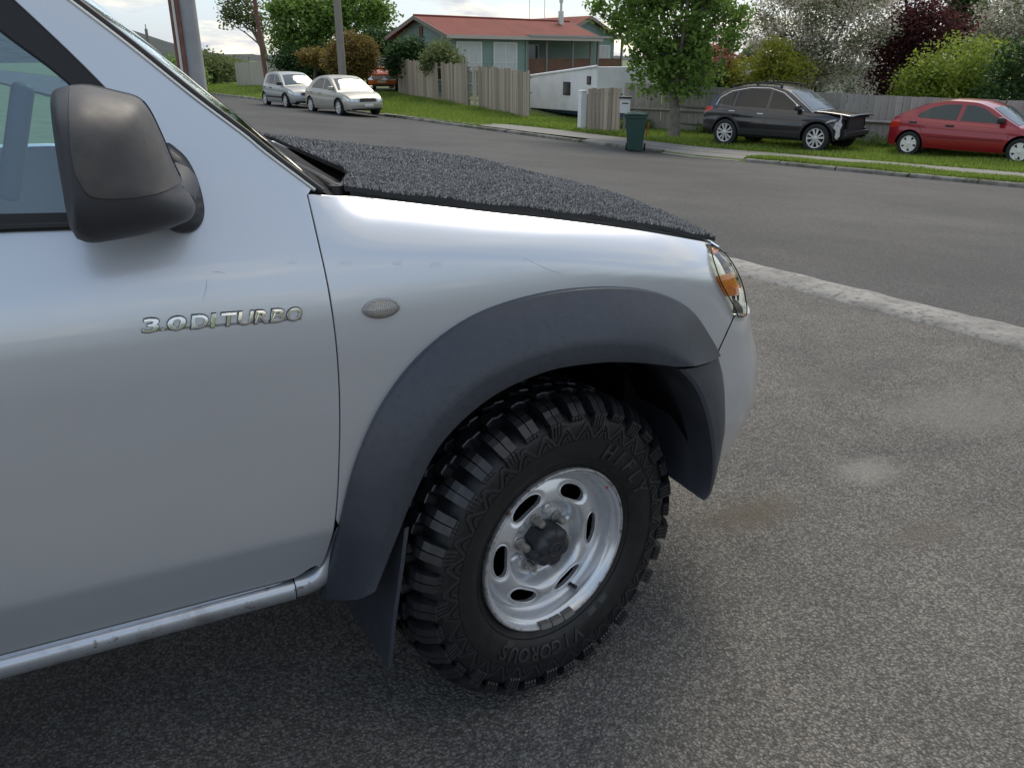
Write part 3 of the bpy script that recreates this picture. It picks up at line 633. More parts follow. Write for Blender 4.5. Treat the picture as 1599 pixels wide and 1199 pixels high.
# cowl
def wsbase(y): q = abs(y-YC)/(YC-.1); return np.array([-.50+.066*(1-q**2.2)+.0, y, 1.295+.02*(1-q*q)])
rows = [[wsbase(y)+np.array([-.01, 0, 0]), wsbase(y)+np.array([.02, 0, -.012]), np.array([bon_x0(y)*.5+wsbase(y)[0]*.5+.01, y, 1.262+.012*(1-abs(y-YC)/.72)]), np.array([bon_x0(y)-.006, y, bonnet(bon_x0(y), y)[2]-.028]), np.array([bon_x0(y)+.05, y, bonnet(bon_x0(y), y)[2]-.03])] for y in np.linspace(.105, 2*YC-.105, 60)]
mb = MB(); mb.grid(rows); cw = mb.build('cowl_panel', m_cowl, ute, True, 60); recalc(cw)
# windscreen, from pillar to pillar
def ws(v, w):
    p = PIL[min(int(v*(len(PIL)-1)), len(PIL)-2)]; q = PIL[min(int(v*(len(PIL)-1))+1, len(PIL)-1)]; f_ = v*(len(PIL)-1)-int(v*(len(PIL)-1)); f_ = min(max(f_, 0), 1); p = p+(q-p)*f_
    s0 = side(p[0], p[1]); y0 = s0[1]+.004; y1 = 2*YC-y0; y = y0+(y1-y0)*w; b = 1-abs(2*w-1)**2.2
    return np.array([p[0]+.006+.066*b, y, p[1]+.0+.008*b])
rows = [[ws(v, w) for w in np.r_[np.linspace(0, .2, 10), np.linspace(.24, .76, 20), np.linspace(.8, 1, 10)]] for v in np.linspace(0, 1, 30)]
mb = MB(); mb.grid(rows); wsm = mb.build('windscreen', m_wglass, ute, True, None); recalc(wsm)
mb = MB(); mb.tube([ws(v, .0)+np.array([.003, .004, .002]) for v in np.linspace(0, 1, 30)], .0075, 8); mb.build('windscreen_seal', m_seal, ute, True)
mb = MB(); mb.tube([ws(v, .0)+np.array([-.004, -.003, .001]) for v in np.linspace(0.02, 1, 30)], .0036, 8); mb.build('windscreen_trim', M('pillar_bright_trim', (.62, .63, .62), .25, .5, .5), ute, True)
# wipers
mb = MB(); mb.tube([(-.425, .18, 1.270), (-.440, .25, 1.284), (-.462, .36, 1.299), (-.487, .5, 1.312), (-.50, .64, 1.317)], [.010, .008, .006, .005, .004], 8); mb.tube([(-.425, .18, 1.245), (-.425, .18, 1.278)], [.016, .012], 10)
mb.build('wiper_arm', m_grey, ute, True, 40)
mb = MB(); mb.tube([(-.478, .19, 1.283), (-.49, .40, 1.304), (-.497, .62, 1.312), (-.49, .80, 1.314)], .0055, 6); mb.tube([(-.470, .26, 1.294), (-.482, .42, 1.309), (-.49, .58, 1.315)], .004, 6); mb.build('wiper_blade', m_seal, ute, True, 40)
mb = MB(); mb.box((-.418, .195, 1.268), (.045, .035, .022)); mb.build('wiper_pivot_cover', m_seal, ute, bevel=.006)
# side window: rubber frame, glass, inner
gl = []
Wc = np.array(WIN); cW = Wc.mean(0)
FR_IN = [(-1.50, 1.284), (-1.0, 1.281), (-.80, 1.271), (-.755, 1.28), (-.765, 1.335), (-.859, 1.470), (-.949, 1.557), (-1.02, 1.63), (-1.08, 1.655), (-1.48, 1.665)]
FR_IN = np.vstack([lin(FR_IN[:3], .02, False), cat(FR_IN[2:9], 50)[1:], lin(FR_IN[8:], .02, False)[1:]])
patch('window_frame', Wc, lambda x, z: side(x, z, -.004), m_seal, ute, .025, [FR_IN], .012, resample=False, round_edge=.002)
sg = patch('side_window', grow([tuple(p) for p in FR_IN], 1.015), lambda x, z: side(x, z, -.013), m_glass, ute, .03, (), 0, resample=False)
mb = MB(); mb.tube([side(x, np.interp(x, [-1.5, -1.0, -.8], [1.2625, 1.2585, 1.249]), .0)+np.array([0, -.003, .004]) for x in np.linspace(-1.5, -.74, 20)], .007, 8); mb.build('window_weather_strip', m_seal, ute, True)
# cab: roof, rear wall, off side
rows = []
for x in np.linspace(-2.35, -.93, 20):
    zt = 1.775-.035*((x+1.6)/.75)**2; w0 = .232; rows.append([(x, w0+(2*YC-2*w0)*a, zt-.03*abs(2*a-1)**3-.02*(abs(2*a-1) > .97)) for a in np.linspace(0, 1, 25)])
mb = MB(); mb.grid(rows); mb.grid([[(x, .232, 1.72), (x, .215, 1.735), (x, .232, 1.745)] for x in (-2.35, -.95)]); rf = mb.build('roof', m_paint, ute, True, 40)
rear = patch('rear_cab_side', lin([(XB-.006, 1.745), (XB-.006, .47), (-2.35, .47), (-2.35, 1.745)], .04), side, m_paint, ute, .04, (), .02, resample=False, round_edge=.002)
mb = MB(); mb.grid([[(-2.35, y, z) for y in np.linspace(.12, 2*YC-.12, 6)] for z in np.linspace(.45, 1.76, 6)]); mb.build('cab_back', m_paint, ute)
for o_ in (door, fender, rear, sill): mirrored(o_)
mb = MB()
for y0 in (.02, 2*YC-.06): mb.box((-3.25, y0+.02, .82), (1.7, .04, .52))
mb.box((-3.25, YC, .60), (1.7, 1.62, .04)); mb.box((-4.1, YC, .82), (.04, 1.62, .52)); mb.box((-2.42, YC, .82), (.04, 1.62, .52)); mb.build('tray', m_paint, ute, bevel=.01)
# inside the cab
mb = MB(); mb.box((-1.6, YC, .62), (1.4, 1.5, .04)); mb.box((-.72, YC, .98), (.30, 1.46, .42)); mb.box((-2.2, YC, 1.05), (.06, 1.5, .8)); mb.build('cab_trim', m_trim, ute, bevel=.03)
def cushion(name, c, d, mat, tilt=0, bev=.05):
    mb = MB(); mb.box((0, 0, 0), d); o = mb.build(name, mat, ute, True, None, bevel=bev, seg=4); o.location = c; o.rotation_euler = (0, tilt, 0); return o
for y in (.48, 1.24):
    cushion('seat_back', (-1.30, y, 1.10), (.16, .50, .62), m_seat, R(-14)); cushion('seat_base', (-1.05, y, .78), (.52, .50, .18), m_seat, R(-4))
    cushion('headrest', (-1.40, y, 1.53), (.11, .27, .20), m_vinyl, R(-10), .045)
mb = MB(); mb.lathe([(.185+.014*math.cos(a), .014*math.sin(a)) for a in np.linspace(0, 2*math.pi, 13)], 40, axis='z'); mb.box((0, 0, -.01), (.34, .05, .02)); mb.tube([(0, 0, 0), (0, 0, -.25)], .03, 10)
sw = mb.build('steering_wheel', m_seal, ute, True, 50); sw.location = (-.93, .46, 1.13); sw.rotation_euler = (0, R(-62), 0)
cushion('grab_handle', (-.965, .20, 1.38), (.035, .03, .20), m_vinyl, R(18), .012)

# wing mirror
MO = [(78, 150), (92, 138), (130, 133.5), (180, 143), (214, 153), (233, 172), (253, 212), (271, 255), (289, 291), (301, 310), (306, 326), (297, 344), (262, 357), (205, 368), (150, 376), (126, 377), (113, 368), (104, 340), (90, 265), (79, 190)]
mo = [on_y(x, y, -.12 if x < 140 else -.09)[[0, 2]] for x, y in MO]; mo = cat(mo, 420, True)
rimline = [on_y(x, y, -.17)[[0, 2]] for x, y in ((92, 138), (78, 150), (79, 190), (90, 265), (104, 340), (113, 368), (126, 377))]
MA = np.array([p for p in mo]); 
_rd = seg_dist(np.array(rimline), MA, False); _keep = MA[_rd > .012]
MCEN = np.array([-.862, 1.372]); _a = np.arctan2(MA[:, 1]-MCEN[1], MA[:, 0]-MCEN[0]); _r = np.hypot(*(MA-MCEN).T); _i = np.argsort(_a)
_a, _r = _a[_i], _r[_i]; _a = np.r_[_a-2*math.pi, _a, _a+2*math.pi]; _r = np.r_[_r, _r, _r]
def mdepth(x, z, off=0.0):
    dx, dz = x-MCEN[0], z-MCEN[1]; rho = min(math.hypot(dx, dz)/float(np.interp(math.atan2(dz, dx), _a, _r)), .9985); g = (1-rho**3.4)**.5
    k = min(max((x+.90)/.20, 0), 1); return np.array([x, -.075-(.165-.075*k**1.6)*g-off, z])
mir = patch('wing_mirror', MCEN+(MA[::3]-MCEN)*.997, mdepth, m_mirror2, ute, .006, (), .06, resample=False, skirt=(.004, .05, 0)); tag(mir, 'large black wing mirror with a separate scuffed cap')
CAPP = [(107, 137), (108, 165), (112, 215), (119, 262), (127, 280), (142, 291), (170, 296), (210, 296.5), (250, 293), (282, 288), (266, 255), (250, 213), (231, 174), (212, 155), (180, 145.5), (130, 136)]
cp = [on_y(x, y, -.2 if x < 140 else -.14)[[0, 2]] for x, y in CAPP]; cp = lin(list(map(tuple, np.vstack([cat(cp[:10], 50), cat(cp[9:], 40)[1:-1]]))), .006)
cap = patch('mirror_cap', cp, lambda x, z: mdepth(x, z, .0025), m_mirror, mir, .006, (), .005, resample=False, round_edge=.0018)
_m = MA[MA[:, 0] < -.875]; _m = _m[np.argsort(_m[:, 1])][6:-6:6]
mb = MB(); mb.grid([[(p[0]+.002, y, p[1]) for y in (-.070, -.05, -.022)] for p in _m]); mb.build('mirror_glass', m_chrome, mir)
SAIL = [(258, 222), (276, 232), (292, 248), (306, 275), (315, 305), (318, 332), (311, 350), (296, 360), (270, 358), (256, 335), (250, 250)]
sl_ = lin(list(map(tuple, cat(S2(SAIL), 60, True))), .008)
_sl = np.array(sl_)
def sailf(x, z): d = float(np.min(np.hypot(*(_sl-np.array([x, z])).T))); return side(x, z, .012+.030*math.sqrt(max(1-(1-min(d/.035, 1))**2, 0)))
patch('mirror_base', sl_, sailf, m_mirror2, mir, .008, (), .02, resample=False)
mb = MB(); mb.tube([(-.765, -.10, 1.315), (-.745, -.03, 1.312), (-.735, .05, 1.312)], [.038, .034, .04], 14); mb.build('mirror_arm', m_mirror2, mir, True, 60)

# side repeater lamp
c0 = onside(595, 481); mb = MB(); nn = 40
for k, (rs, dy) in enumerate(((1.0, .0), (1.0, -.004), (.95, -.0065), (.86, -.0075))): pass
ring = lambda rs, dy: [tuple(side(c0[0]+.0375*rs*math.cos(a), c0[1]+.0195*rs*math.sin(a))+np.array([0, dy, 0])) for a in np.linspace(0, 2*math.pi, 41)]
mb.grid([ring(1.0, .002), ring(1.0, -.004), ring(.96, -.0065), ring(.88, -.0075), ring(.86, -.005)]); rp_ = mb.build('side_repeater', M('repeater_rim', (.30, .30, .30), .3, .3, .4), ute, True, 60); recalc(rp_)
mb = MB(); mb.grid([ring(.87, -.0055), ring(.7, -.0095), ring(.4, -.0125), ring(.05, -.0135)]); lens = mb.build('lens', m_repeater, rp_, True, None); recalc(lens)
mb = MB()
for i in range(-7, 8):
    x = i*.0042; hgt = .0163*math.sqrt(max(1-(x/.0325)**2, 0)); P_ = [side(c0[0]+x, c0[1]+hgt*t)+np.array([0, -.0055-.0085*math.sqrt(max(1-(x/.033)**2-(t*hgt/.017)**2, 0)), 0]) for t in np.linspace(-1, 1, 9)]
    mb.tube(P_, .0006, 4)
for j in range(-4, 5):
    z = j*.0036; hw = .0325*math.sqrt(max(1-(z/.0165)**2, 0)); P_ = [side(c0[0]+hw*t, c0[1]+z)+np.array([0, -.0055-.0085*math.sqrt(max(1-(z/.017)**2-(t*hw/.033)**2, 0)), 0]) for t in np.linspace(-1, 1, 13)]
    mb.tube(P_, .0006, 4)
mb.build('lens_ribs', M('lens_rib', (.33, .31, .29), .25, .3), rp_, True)

# lettering helper: one mesh for each character
def glyph(ch, size=1.0, extrude=.02, bevel=.0, shear=0.0, offset=0.0, space=1.0):
    cu = bpy.data.curves.new('t', 'FONT'); cu.body = ch; cu.size = size; cu.extrude = extrude; cu.bevel_depth = bevel; cu.bevel_resolution = 1; cu.shear = shear; cu.offset = offset; cu.resolution_u = 4
    o = bpy.data.objects.new('t', cu); COL.objects.link(o); bpy.context.view_layer.update()
    me = bpy.data.meshes.new_from_object(o.evaluated_get(bpy.context.evaluated_depsgraph_get())); bpy.data.objects.remove(o); bpy.data.curves.remove(cu)
    c = np.zeros(len(me.vertices)*3); me.vertices.foreach_get('co', c); return me, c.reshape(-1, 3)
def badge():
    A = onside(222, 519); B = onside(470, 499); At = onside(226, 495)
    root = None; n = 'chrome'
    hgt = .0205; words = [('3', 0.0), ('.', .0300), ('0', .0400), ('D', .0800), ('I', .1130), ('T', .1300), ('U', .1605), ('R', .1905), ('B', .2195), ('O', .2485)]
    wd = {'3': .0265, '.': .0060, '0': .0310, 'D': .0290, 'I': .0078, 'T': .0270, 'U': .0265, 'R': .0260, 'B': .0260, 'O': .0280}
    base = side(*A); dx = (B-A)/np.linalg.norm(B-A); dx = np.array([dx[0], dx[1]]); tot = .277; sc = np.linalg.norm(B-A)/tot
    mbb = MB(); P_ = []
    for t in np.linspace(0, 1, 12):
        q = A+(B-A)*t
        P_.append([tuple(side(q[0]+.001, q[1]-.0005)+np.array([0, -.0005, 0])), tuple(side(q[0]+.001, q[1]+.004)+np.array([0, -.0008, 0])), tuple(side(q[0], q[1]+.0045)+np.array([0, .001, 0]))])
    mbb.grid(P_); rt = mbb.build('badge', M('badge_carrier', (.33, .34, .36), .25, .5, .5), ute); recalc(rt); tag(rt, 'chrome letters reading 3.0 DI TURBO')
    for ch, x in words:
        for kind in (0, 1):
            me, c = glyph(ch, 1, .012, .0 if kind == 0 else .012, 0, .040 if kind == 0 else .014)
            lo, hi = c.min(0), c.max(0); w = wd[ch]; h_ = hgt if ch != '.' else .005
            u = x+(c[:, 0]-lo[0])/(hi[0]-lo[0])*w; v = (c[:, 1]-lo[1])/(hi[1]-lo[1])*h_
            if kind == 0: u = x+w/2+(u-x-w/2)*1.09; v = h_/2+(v-h_/2)*1.14
            d = (c[:, 2]-lo[2])/(hi[2]-lo[2])
            u = u+v*.28; u = u*sc; v = v*1.15
            out = np.zeros_like(c)
            for i in range(len(c)):
                q = A+dx*u[i]+np.array([0, 1])*v[i]; s_ = side(q[0], q[1]); out[i] = (s_[0], s_[1]-(.0008+d[i]*.0022 if kind == 0 else .0028+d[i]*.0022), s_[2])
            me.vertices.foreach_set('co', out.ravel()); me.materials.clear(); me.materials.append(m_badgeb if kind == 0 else m_chrome); me.update()
            o = link_mesh('letter_edge' if kind == 0 else 'letter', me, rt)
            recalc(o)
badge()

# scuffs and a scratch on the panels
m_scuff = M('scuff', (.64, .67, .715), .48, .5)
for px, py, rx in ((458, 408, .009), (541, 409, .013), (620, 411, .011), (681, 413, .013)):
    c = onside(px, py); pl_ = [(c[0]+rx*math.cos(a), c[1]+.0036*math.sin(a)*(1+.25*math.sin(3*a+px))) for a in np.linspace(0, 2*math.pi, 20)[:-1]]
    patch('scuff_mark', pl_, lambda x, z: side(x, z, .0004), m_scuff, fender if px > 500 else door, .006, (), 0, resample=False)
for pts in ([(323, 436), (322, 450), (317, 468)], [(330, 425), (341, 424), (352, 428)], [(816, 402), (848, 417), (880, 430)]):
    mb = MB(); mb.tube([tuple(side(*onside(*p), .0003)) for p in pts], [.0002, .0005, .0002], 5); mb.build('scratch', M('scratch_grey', (.46, .47, .49), .6), door if pts[0][0] < 500 else fender, True)
# grille between the lamps, and the header rail above the windscreen
gl_loop = lin([(.98, .868), (1.5706, .862), (1.5706, 1.02), (1.0, 1.03), (.93, .97)], .04)
gr_ = patch('grille', gl_loop, lambda u, z: nose(u, z, -.02), m_black, ute, .05, (), .01, resample=False, inward=(-1, 0, 0))
gr2 = mirrored(gr_)
for z in (.885, .925, .965, 1.005):
    mb = MB(); P_ = [nose(u, z, -.008) for u in np.linspace(.99, 1.5706, 14)]; P_ = P_+[np.array([p[0], 2*YC-p[1], p[2]]) for p in P_[::-1]]; mb.tube([tuple(p) for p in P_], .007, 6); mb.build('grille_bar', m_seal if z < 1 else m_chrome, gr_, True)
mb = MB(); ys_ = np.linspace(.16, 2*YC-.16, 40); mb.grid([[bonnet(bon_x1(y), y)+np.array([-.004, 0, -.002]), bonnet(bon_x1(y), y)+np.array([.012, 0, -.03]), np.array([bon_x1(y)+.02, y, min(bonnet(bon_x1(y), y)[2]-.04, 1.03)])] for y in ys_]); recalc(mb.build('bonnet_lip', m_paint, ute, True, 40))
mb = MB(); wv = np.linspace(0, 1, 25)
hr = []
for w in wv:
    a = ws(1.0, w); y = .232+(2*YC-.464)*w; zt = 1.775-.035*((-.93+1.6)/.75)**2; b = np.array([-.93, y, zt-.03*abs(2*w-1)**3-.02*(abs(2*w-1) > .97)+.001]); hr.append([a, a*.5+b*.5+np.array([.004, 0, .006]), b])
mb.grid(hr); recalc(mb.build('roof_header', m_paint, ute, True, 60))
# ------------------------------------------------------------------ front wheel
STEER = R(10.5)
def wheel_at(o): o.location = (0.0, 0.0, .40); o.rotation_euler = (0, 0, STEER); return o
TR = .399
tp = [(.213, .012), (.222, .006), (.232, .001), (.246, -.008), (.262, -.0150), (.282, -.0195), (.305, -.0215), (.328, -.0215), (.342, -.0190), (.352, -.0130), (.361, .003), (.367, .020), (.370, .05), (.372, .12), (.370, .19), (.367, .222), (.361, .240), (.345, .262), (.30, .265), (.25, .25), (.213, .235)]
mb = MB(); mb.lathe(cat(tp, 60), 128, axis='y'); tyre = wheel_at(recalc(mb.build('tyre', m_rubber, ute, True, 60))); tag(tyre, 'chunky black off road tyre with raised lettering')
def pol(r, a, y): return (r*math.cos(a), y, r*math.sin(a))
NB = 34; PI2 = 2*math.pi
def block_mesh(name, secs, spans, mat):
    """secs: outline in (y, r) seen along the tread; spans: list of (angle0, angle1, inset per section)"""
    mb = MB(); n = len(secs)
    for a0, a1, k in spans:
        V = []
        for (y, r, w) in secs:
            m_ = (a0+a1)/2; hw = (a1-a0)/2*w
            V.append(pol(r, m_-hw, y)); V.append(pol(r, m_+hw, y))
        F = [(2*i, 2*i+1, 2*i+3, 2*i+2) for i in range(n-1)]+[(2*(n-1), 2*(n-1)+1, 1, 0)]
        F += [tuple(2*i for i in range(n)), tuple(2*i+1 for i in range(n-1, -1, -1))]; mb.add(V, F)
    me_o = mb.build(name, mat, None, False); recalc(me_o); me = me_o.data; bpy.data.objects.remove(me_o); return me
pitch_ = PI2/NB
# two alternating shoulder blocks: long and short, each split in two fingers with small ribs at the foot
def shoulder(short):
    y_out = -.0300 if not short else -.0250; rb = .330 if not short else .348
    mb = MB(); w = pitch_*.29
    def piece(a0, a1, prof, y_flip=False):
        V = []; n = len(prof)
        for (y, r, s) in prof:
            m_ = (a0+a1)/2; hw = (a1-a0)/2*s; V += [pol(r, m_-hw, y), pol(r, m_+hw, y)]
        F = [(2*i, 2*i+1, 2*i+3, 2*i+2) for i in range(n-1)]+[(2*(n-1), 2*(n-1)+1, 1, 0), tuple(2*i for i in range(n)), tuple(2*i+1 for i in range(n-1, -1, -1))]; mb.add(V, F)
    top = [(.050 if short else .042, .368, 1.0), (.048 if short else .040, TR-.001, .9), (.030, TR, .95), (.012, .3955, .96), (-.004, .3875, .97), (-.014, .3775, .98), (y_out, .366, 1.0), (y_out, .360, 1), (.0, .346, 1.0), (.03, .362, 1)]
    piece(-w, -.06*w, top); piece(.06*w, w, top)
    piece(-.9*w, .9*w, [(.036, .366, 1), (.036, .3860, .95), (.01, .382, .95), (-.006, .373, .95), (-.020, .361, .95), (.0, .346, 1)])
    foot = [(y_out+.0025, .360, 1.0), (y_out, .357, 1), (y_out+.001, rb+.004, .9), (y_out+.0035, rb, .85), (-.010, rb, .85), (-.004, .355, 1)]
    for i in range(4):
        a = -w+2*w*i/4; piece(a+.08*w, a+.42*w, foot)
    piece(-w, w, [(y_out+.006, .362, 1), (y_out+.0045, .357, 1), (y_out+.0045, rb+.001, 1), (-.01, rb-.001, 1), (-.004, .36, 1)])
    o = mb.build('tread_block', m_tread, None, False, None); recalc(o); me = o.data; bpy.data.objects.remove(o); return me
SHL, SHS = shoulder(False), shoulder(True)
def centre(seed):
    r = random.Random(seed); mb = MB(); w = pitch_*.42
    P = [(-.9*w, -.020), (-.25*w, -.026), (.1*w, -.016), (.85*w, -.019), (1.0*w, .008), (.35*w, .024), (-.1*w, .016), (-.8*w, .022)]
    P = [(a*(1+.12*r.uniform(-1, 1)), y*(1+.15*r.uniform(-1, 1))) for a, y in P]; n = len(P)
    V = [pol(.368, a, y) for a, y in P]+[pol(TR-.003, a*.92, y*.92) for a, y in P]+[pol(TR, a*.80, y*.82) for a, y in P]
    F = [tuple(range(2*n, 3*n))]
    for k in (0, n): F += [(k+i, k+(i+1) % n, k+n+(i+1) % n, k+n+i) for i in range(n)]
    mb.add(V, F); o = mb.build('tread_block', m_tread, None, False); recalc(o); me = o.data; bpy.data.objects.remove(o); return me
CEN = [centre(i) for i in range(3)]
def put(me, name, parent, ang, y=0.0, mir=False, jit=0.0):
    o = link_mesh(name, me, parent); o.rotation_euler = (0, -ang+jit, 0); o.location = (0, y, 0)
    if mir: o.scale = (1, -1, 1)
    return o
for i in range(NB):
    a = i*pitch_
    put(SHL if i % 2 else SHS, 'tread_block', tyre, a)
    put(SHL if i % 2 == 0 else SHS, 'tread_block', tyre, a+pitch_/2, .240, True)
    put(CEN[i % 3], 'tread_block', tyre, a+pitch_*.48, .076); put(CEN[(i+1) % 3], 'tread_block', tyre, a+pitch_*.02, .120, True); put(CEN[(i+2) % 3], 'tread_block', tyre, a+pitch_*.5, .164)
# chevrons on the sidewall between the blocks
def sidey(r): return float(np.interp(r, [p[0] for p in tp[:11]], [p[1] for p in tp[:11]]))
def chevron(inv):
    mb = MB(); h = pitch_*.47
    for sgn in (-1, 1):
        for (a0, r0, a1, r1, w) in ((.0, .343, 1.0, .303, .2), (.0, .322, .52, .303, .15)):
            V = []
            for t in (0, .25, .5, .75, 1):
                r_ = r0+(r1-r0)*t; a_ = sgn*(a0+(a1-a0)*t)*h
                for da, dy in ((-w*h, .001), (-w*h*.8, -.0028), (w*h*.8, -.0028), (w*h, .001)): V.append(pol(r_, a_+da, sidey(r_)+dy))
            F = []
            for i in range(4): F += [(4*i+j, 4*i+j+1, 4*i+j+5, 4*i+j+4) for j in range(3)]
            F += [(0, 1, 2, 3), (16, 17, 18, 19)]; mb.add(V, F)
    o = mb.build('sidewall_chevron', m_tread, None, False); recalc(o); me = o.data; bpy.data.objects.remove(o); return me
CH = chevron(0)
for i in range(NB): put(CH, 'sidewall_chevron', tyre, i*pitch_+pitch_/2)
# rings on the sidewall
mb = MB()
for r_, w in ((.2995, .0012), (.238, .0016)): mb.lathe([(r_-w, sidey(r_-w)+.001), (r_-w*.6, sidey(r_)-.0016), (r_+w*.6, sidey(r_)-.0016), (r_+w, sidey(r_+w)+.001)], 128)
recalc(mb.build('sidewall_ring', m_rubber, tyre, True, 40))
def arc_text(txt, rm, h, mid_deg, step_deg, wfac, bottom=False, hollow=False):
    n = len(txt)
    for i, ch in enumerate(txt):
        if ch == ' ': continue
        me, c = glyph(ch, 1, .05, 0, 0, .012 if not hollow else 0.0); lo, hi = c.min(0), c.max(0); hh = .72
        # angle measured counter-clockwise from +x as seen from outside (x forward to the right, z up)
        if not bottom: ang = R(mid_deg)-R(step_deg)*(i-(n-1)/2)
        else: ang = R(mid_deg)+R(step_deg)*(i-(n-1)/2)
        wch = (hi[0]-lo[0])*h*wfac/hh; u = (c[:, 0]-(lo[0]+hi[0])/2)*h*wfac/hh; v = (c[:, 1]/hh-.5)*h; d = c[:, 2]
        out = np.zeros_like(c)
        for k in range(len(c)):
            if not bottom: r_ = rm+v[k]; a = ang-u[k]/rm
            else: r_ = rm-v[k]; a = ang+u[k]/rm
            out[k] = (r_*math.cos(a), sidey(r_)-(.0046 if d[k] > 0 else -.001), r_*math.sin(a))
        me.vertices.foreach_set('co', out.ravel()); me.materials.clear(); me.materials.append(m_letter); me.update()
        recalc(link_mesh('sidewall_letter', me, tyre))
arc_text('HIFLY', .274, .040, 40, 9.4, .95)
arc_text('VIGOROUS', .272, .036, -104, 7.6, .92)
for a0, a1 in ((-56, -50), (-66, -60), (-130, -124)):
    mb = MB(); mb.grid([[pol(r_, R(a), sidey(r_)-.0014) for r_ in (.243, .25, .258)] for a in np.linspace(a0, a1, 5)]); recalc(mb.build('sidewall_panel', m_letter, tyre, True))
# rim: pressed steel with six slots
rp = [(.2215, .010), (.2225, .003), (.2215, -.0035), (.2175, -.0050), (.2145, -.0020), (.2110, .006), (.2065, .012), (.2015, .0150), (.1985, .021), (.1970, .034), (.1955, .043), (.1910, .050), (.1850, .0540)]
rp2 = [(.1880, .0560), (.1840, .0500), (.1790, .0440), (.1740, .0410), (.1640, .0370), (.1540, .0335), (.1440, .0310), (.1340, .0300), (.1250, .0318), (.1180, .0370), (.1120, .0460), (.1070, .0560), (.1020, .0650), (.0970, .0700), (.0900, .0712), (.0500, .0700), (.0300, .0700)]
mb = MB(); mb.lathe(cat(rp[:5], 14), 96); lip = wheel_at(recalc(mb.build('rim_flange', m_rimedge, ute, True, 60)))
mb = MB(); mb.lathe(cat(rp[4:], 26), 96); rim = wheel_at(recalc(mb.build('rim', m_rim, ute, True, 60))); tag(rim, 'silver pressed steel wheel rim with six slots')
q2 = cat(rp2, 60)
def disc_y(r):
    o = np.argsort(q2[:, 0]); return float(np.interp(r, q2[o, 0], q2[o, 1]))
SLOT_R, SLOT_A, SLOT_B = .1470, .047, .0200; SL0 = R(-2)
def disc_fn(r_, a):
    y = disc_y(r_)
    # rolled lip round each slot
    k = round((a-SL0)/(PI2/6)); ac = SL0+k*PI2/6; u = (a-ac)*SLOT_R; v = r_-SLOT_R
    e = (abs(u)/(SLOT_A+.004))**2.6+(abs(v)/(SLOT_B+.004))**2.2; y += .005*math.exp(-(max(e-.8, 0)/.35)**2)
    # bolt pads
    return (r_*math.cos(a), y, r_*math.sin(a))
mb = MB(); nr, na = 70, 288; rad = np.linspace(.188, .030, nr)
V = []; keep = []
for i, r_ in enumerate(rad):
    for j in range(na):
        a = j*PI2/na; k = round((a-SL0)/(PI2/6)); ac = SL0+k*PI2/6; u = (a-ac)*SLOT_R; v = r_-SLOT_R; e = ((abs(u)/SLOT_A)**2.6+(abs(v)/SLOT_B)**2.2)
        rr_, aa = r_, a
        if .55 < e < 1.0:   # snap to the slot edge
            f_ = 1/max(e, 1e-6)**.42; u2, v2_ = u*f_, v*f_; rr_ = SLOT_R+v2_; aa = ac+u2/SLOT_R
        V.append(disc_fn(rr_, aa)); keep.append(e > .55)
F = []
for i in range(nr-1):
    for j in range(na):
        q = (i*na+j, i*na+(j+1) % na, (i+1)*na+(j+1) % na, (i+1)*na+j)
        if all(keep[x] for x in q): F.append(q)
used = sorted({x for f in F for x in f}); mp_ = {x: i for i, x in enumerate(used)}
mb.add([V[x] for x in used], [tuple(mp_[x] for x in f) for f in F]); disc = recalc(mb.build('disc', m_rim, rim, True, 70))
for k in range(6):
    ac = SL0+k*PI2/6; loop = []
    for t in np.linspace(0, PI2, 57):
        cu, sv = math.cos(t), math.sin(t); u = SLOT_A*abs(cu)**(2/2.6)*(1 if cu > 0 else -1); v = SLOT_B*abs(sv)**(2/2.2)*(1 if sv > 0 else -1); loop.append(np.array(disc_fn(SLOT_R+v, ac+u/SLOT_R)))
    mb = MB(); mb.tube([tuple(p+np.array([0, -.0002, 0])) for p in loop], .0022, 8, cap=False); mb.grid([[tuple(p), tuple(p+np.array([0, .012, 0]))] for p in loop]); mb.build('slot_edge', m_rim, rim, True, 60)
rim.scale = lip.scale = (.978, 1, .978)
# brake behind the slots
mb = MB(); mb.lathe([(.0, .105), (.15, .105), (.15, .12), (.198, .12), (.198, .24)], 48); recalc(mb.build('brake', m_black, rim, True, 30))
# embossed pads, nuts and studs
for i in range(6):
    a = R(48)+i*PI2/6; cx, cz = .0698*math.cos(a), .0698*math.sin(a)
    mb = MB(); mb.lathe([(.021, .071), (.0185, .0655), (.013, .064), (.0, .064)], 20, c=(cx, 0, cz)); recalc(mb.build('bolt_pad', m_rim, rim, True, 50))
    mb = MB(); mb.lathe([(.0128, .068), (.0128, .052), (.0112, .048)], 6, c=(cx, 0, cz)); mb.lathe([(.0112, .048), (.0105, .036), (.009, .031), (.0, .0295)], 14, c=(cx, 0, cz)); mb.lathe([(.0175, .067), (.0165, .0585), (.011, .0575)], 18, c=(cx, 0, cz))
    recalc(mb.build('wheel_nut', m_nut, rim, True, 35))
    b = a+PI2/12; mb = MB(); w = .010
    mb.box((.086*math.cos(b), .066, .086*math.sin(b)), (.030, .012, .018), Matrix.Rotation(-b, 3, 'Y')); mb.build('web', m_rim, rim, True, 40, bevel=.005)
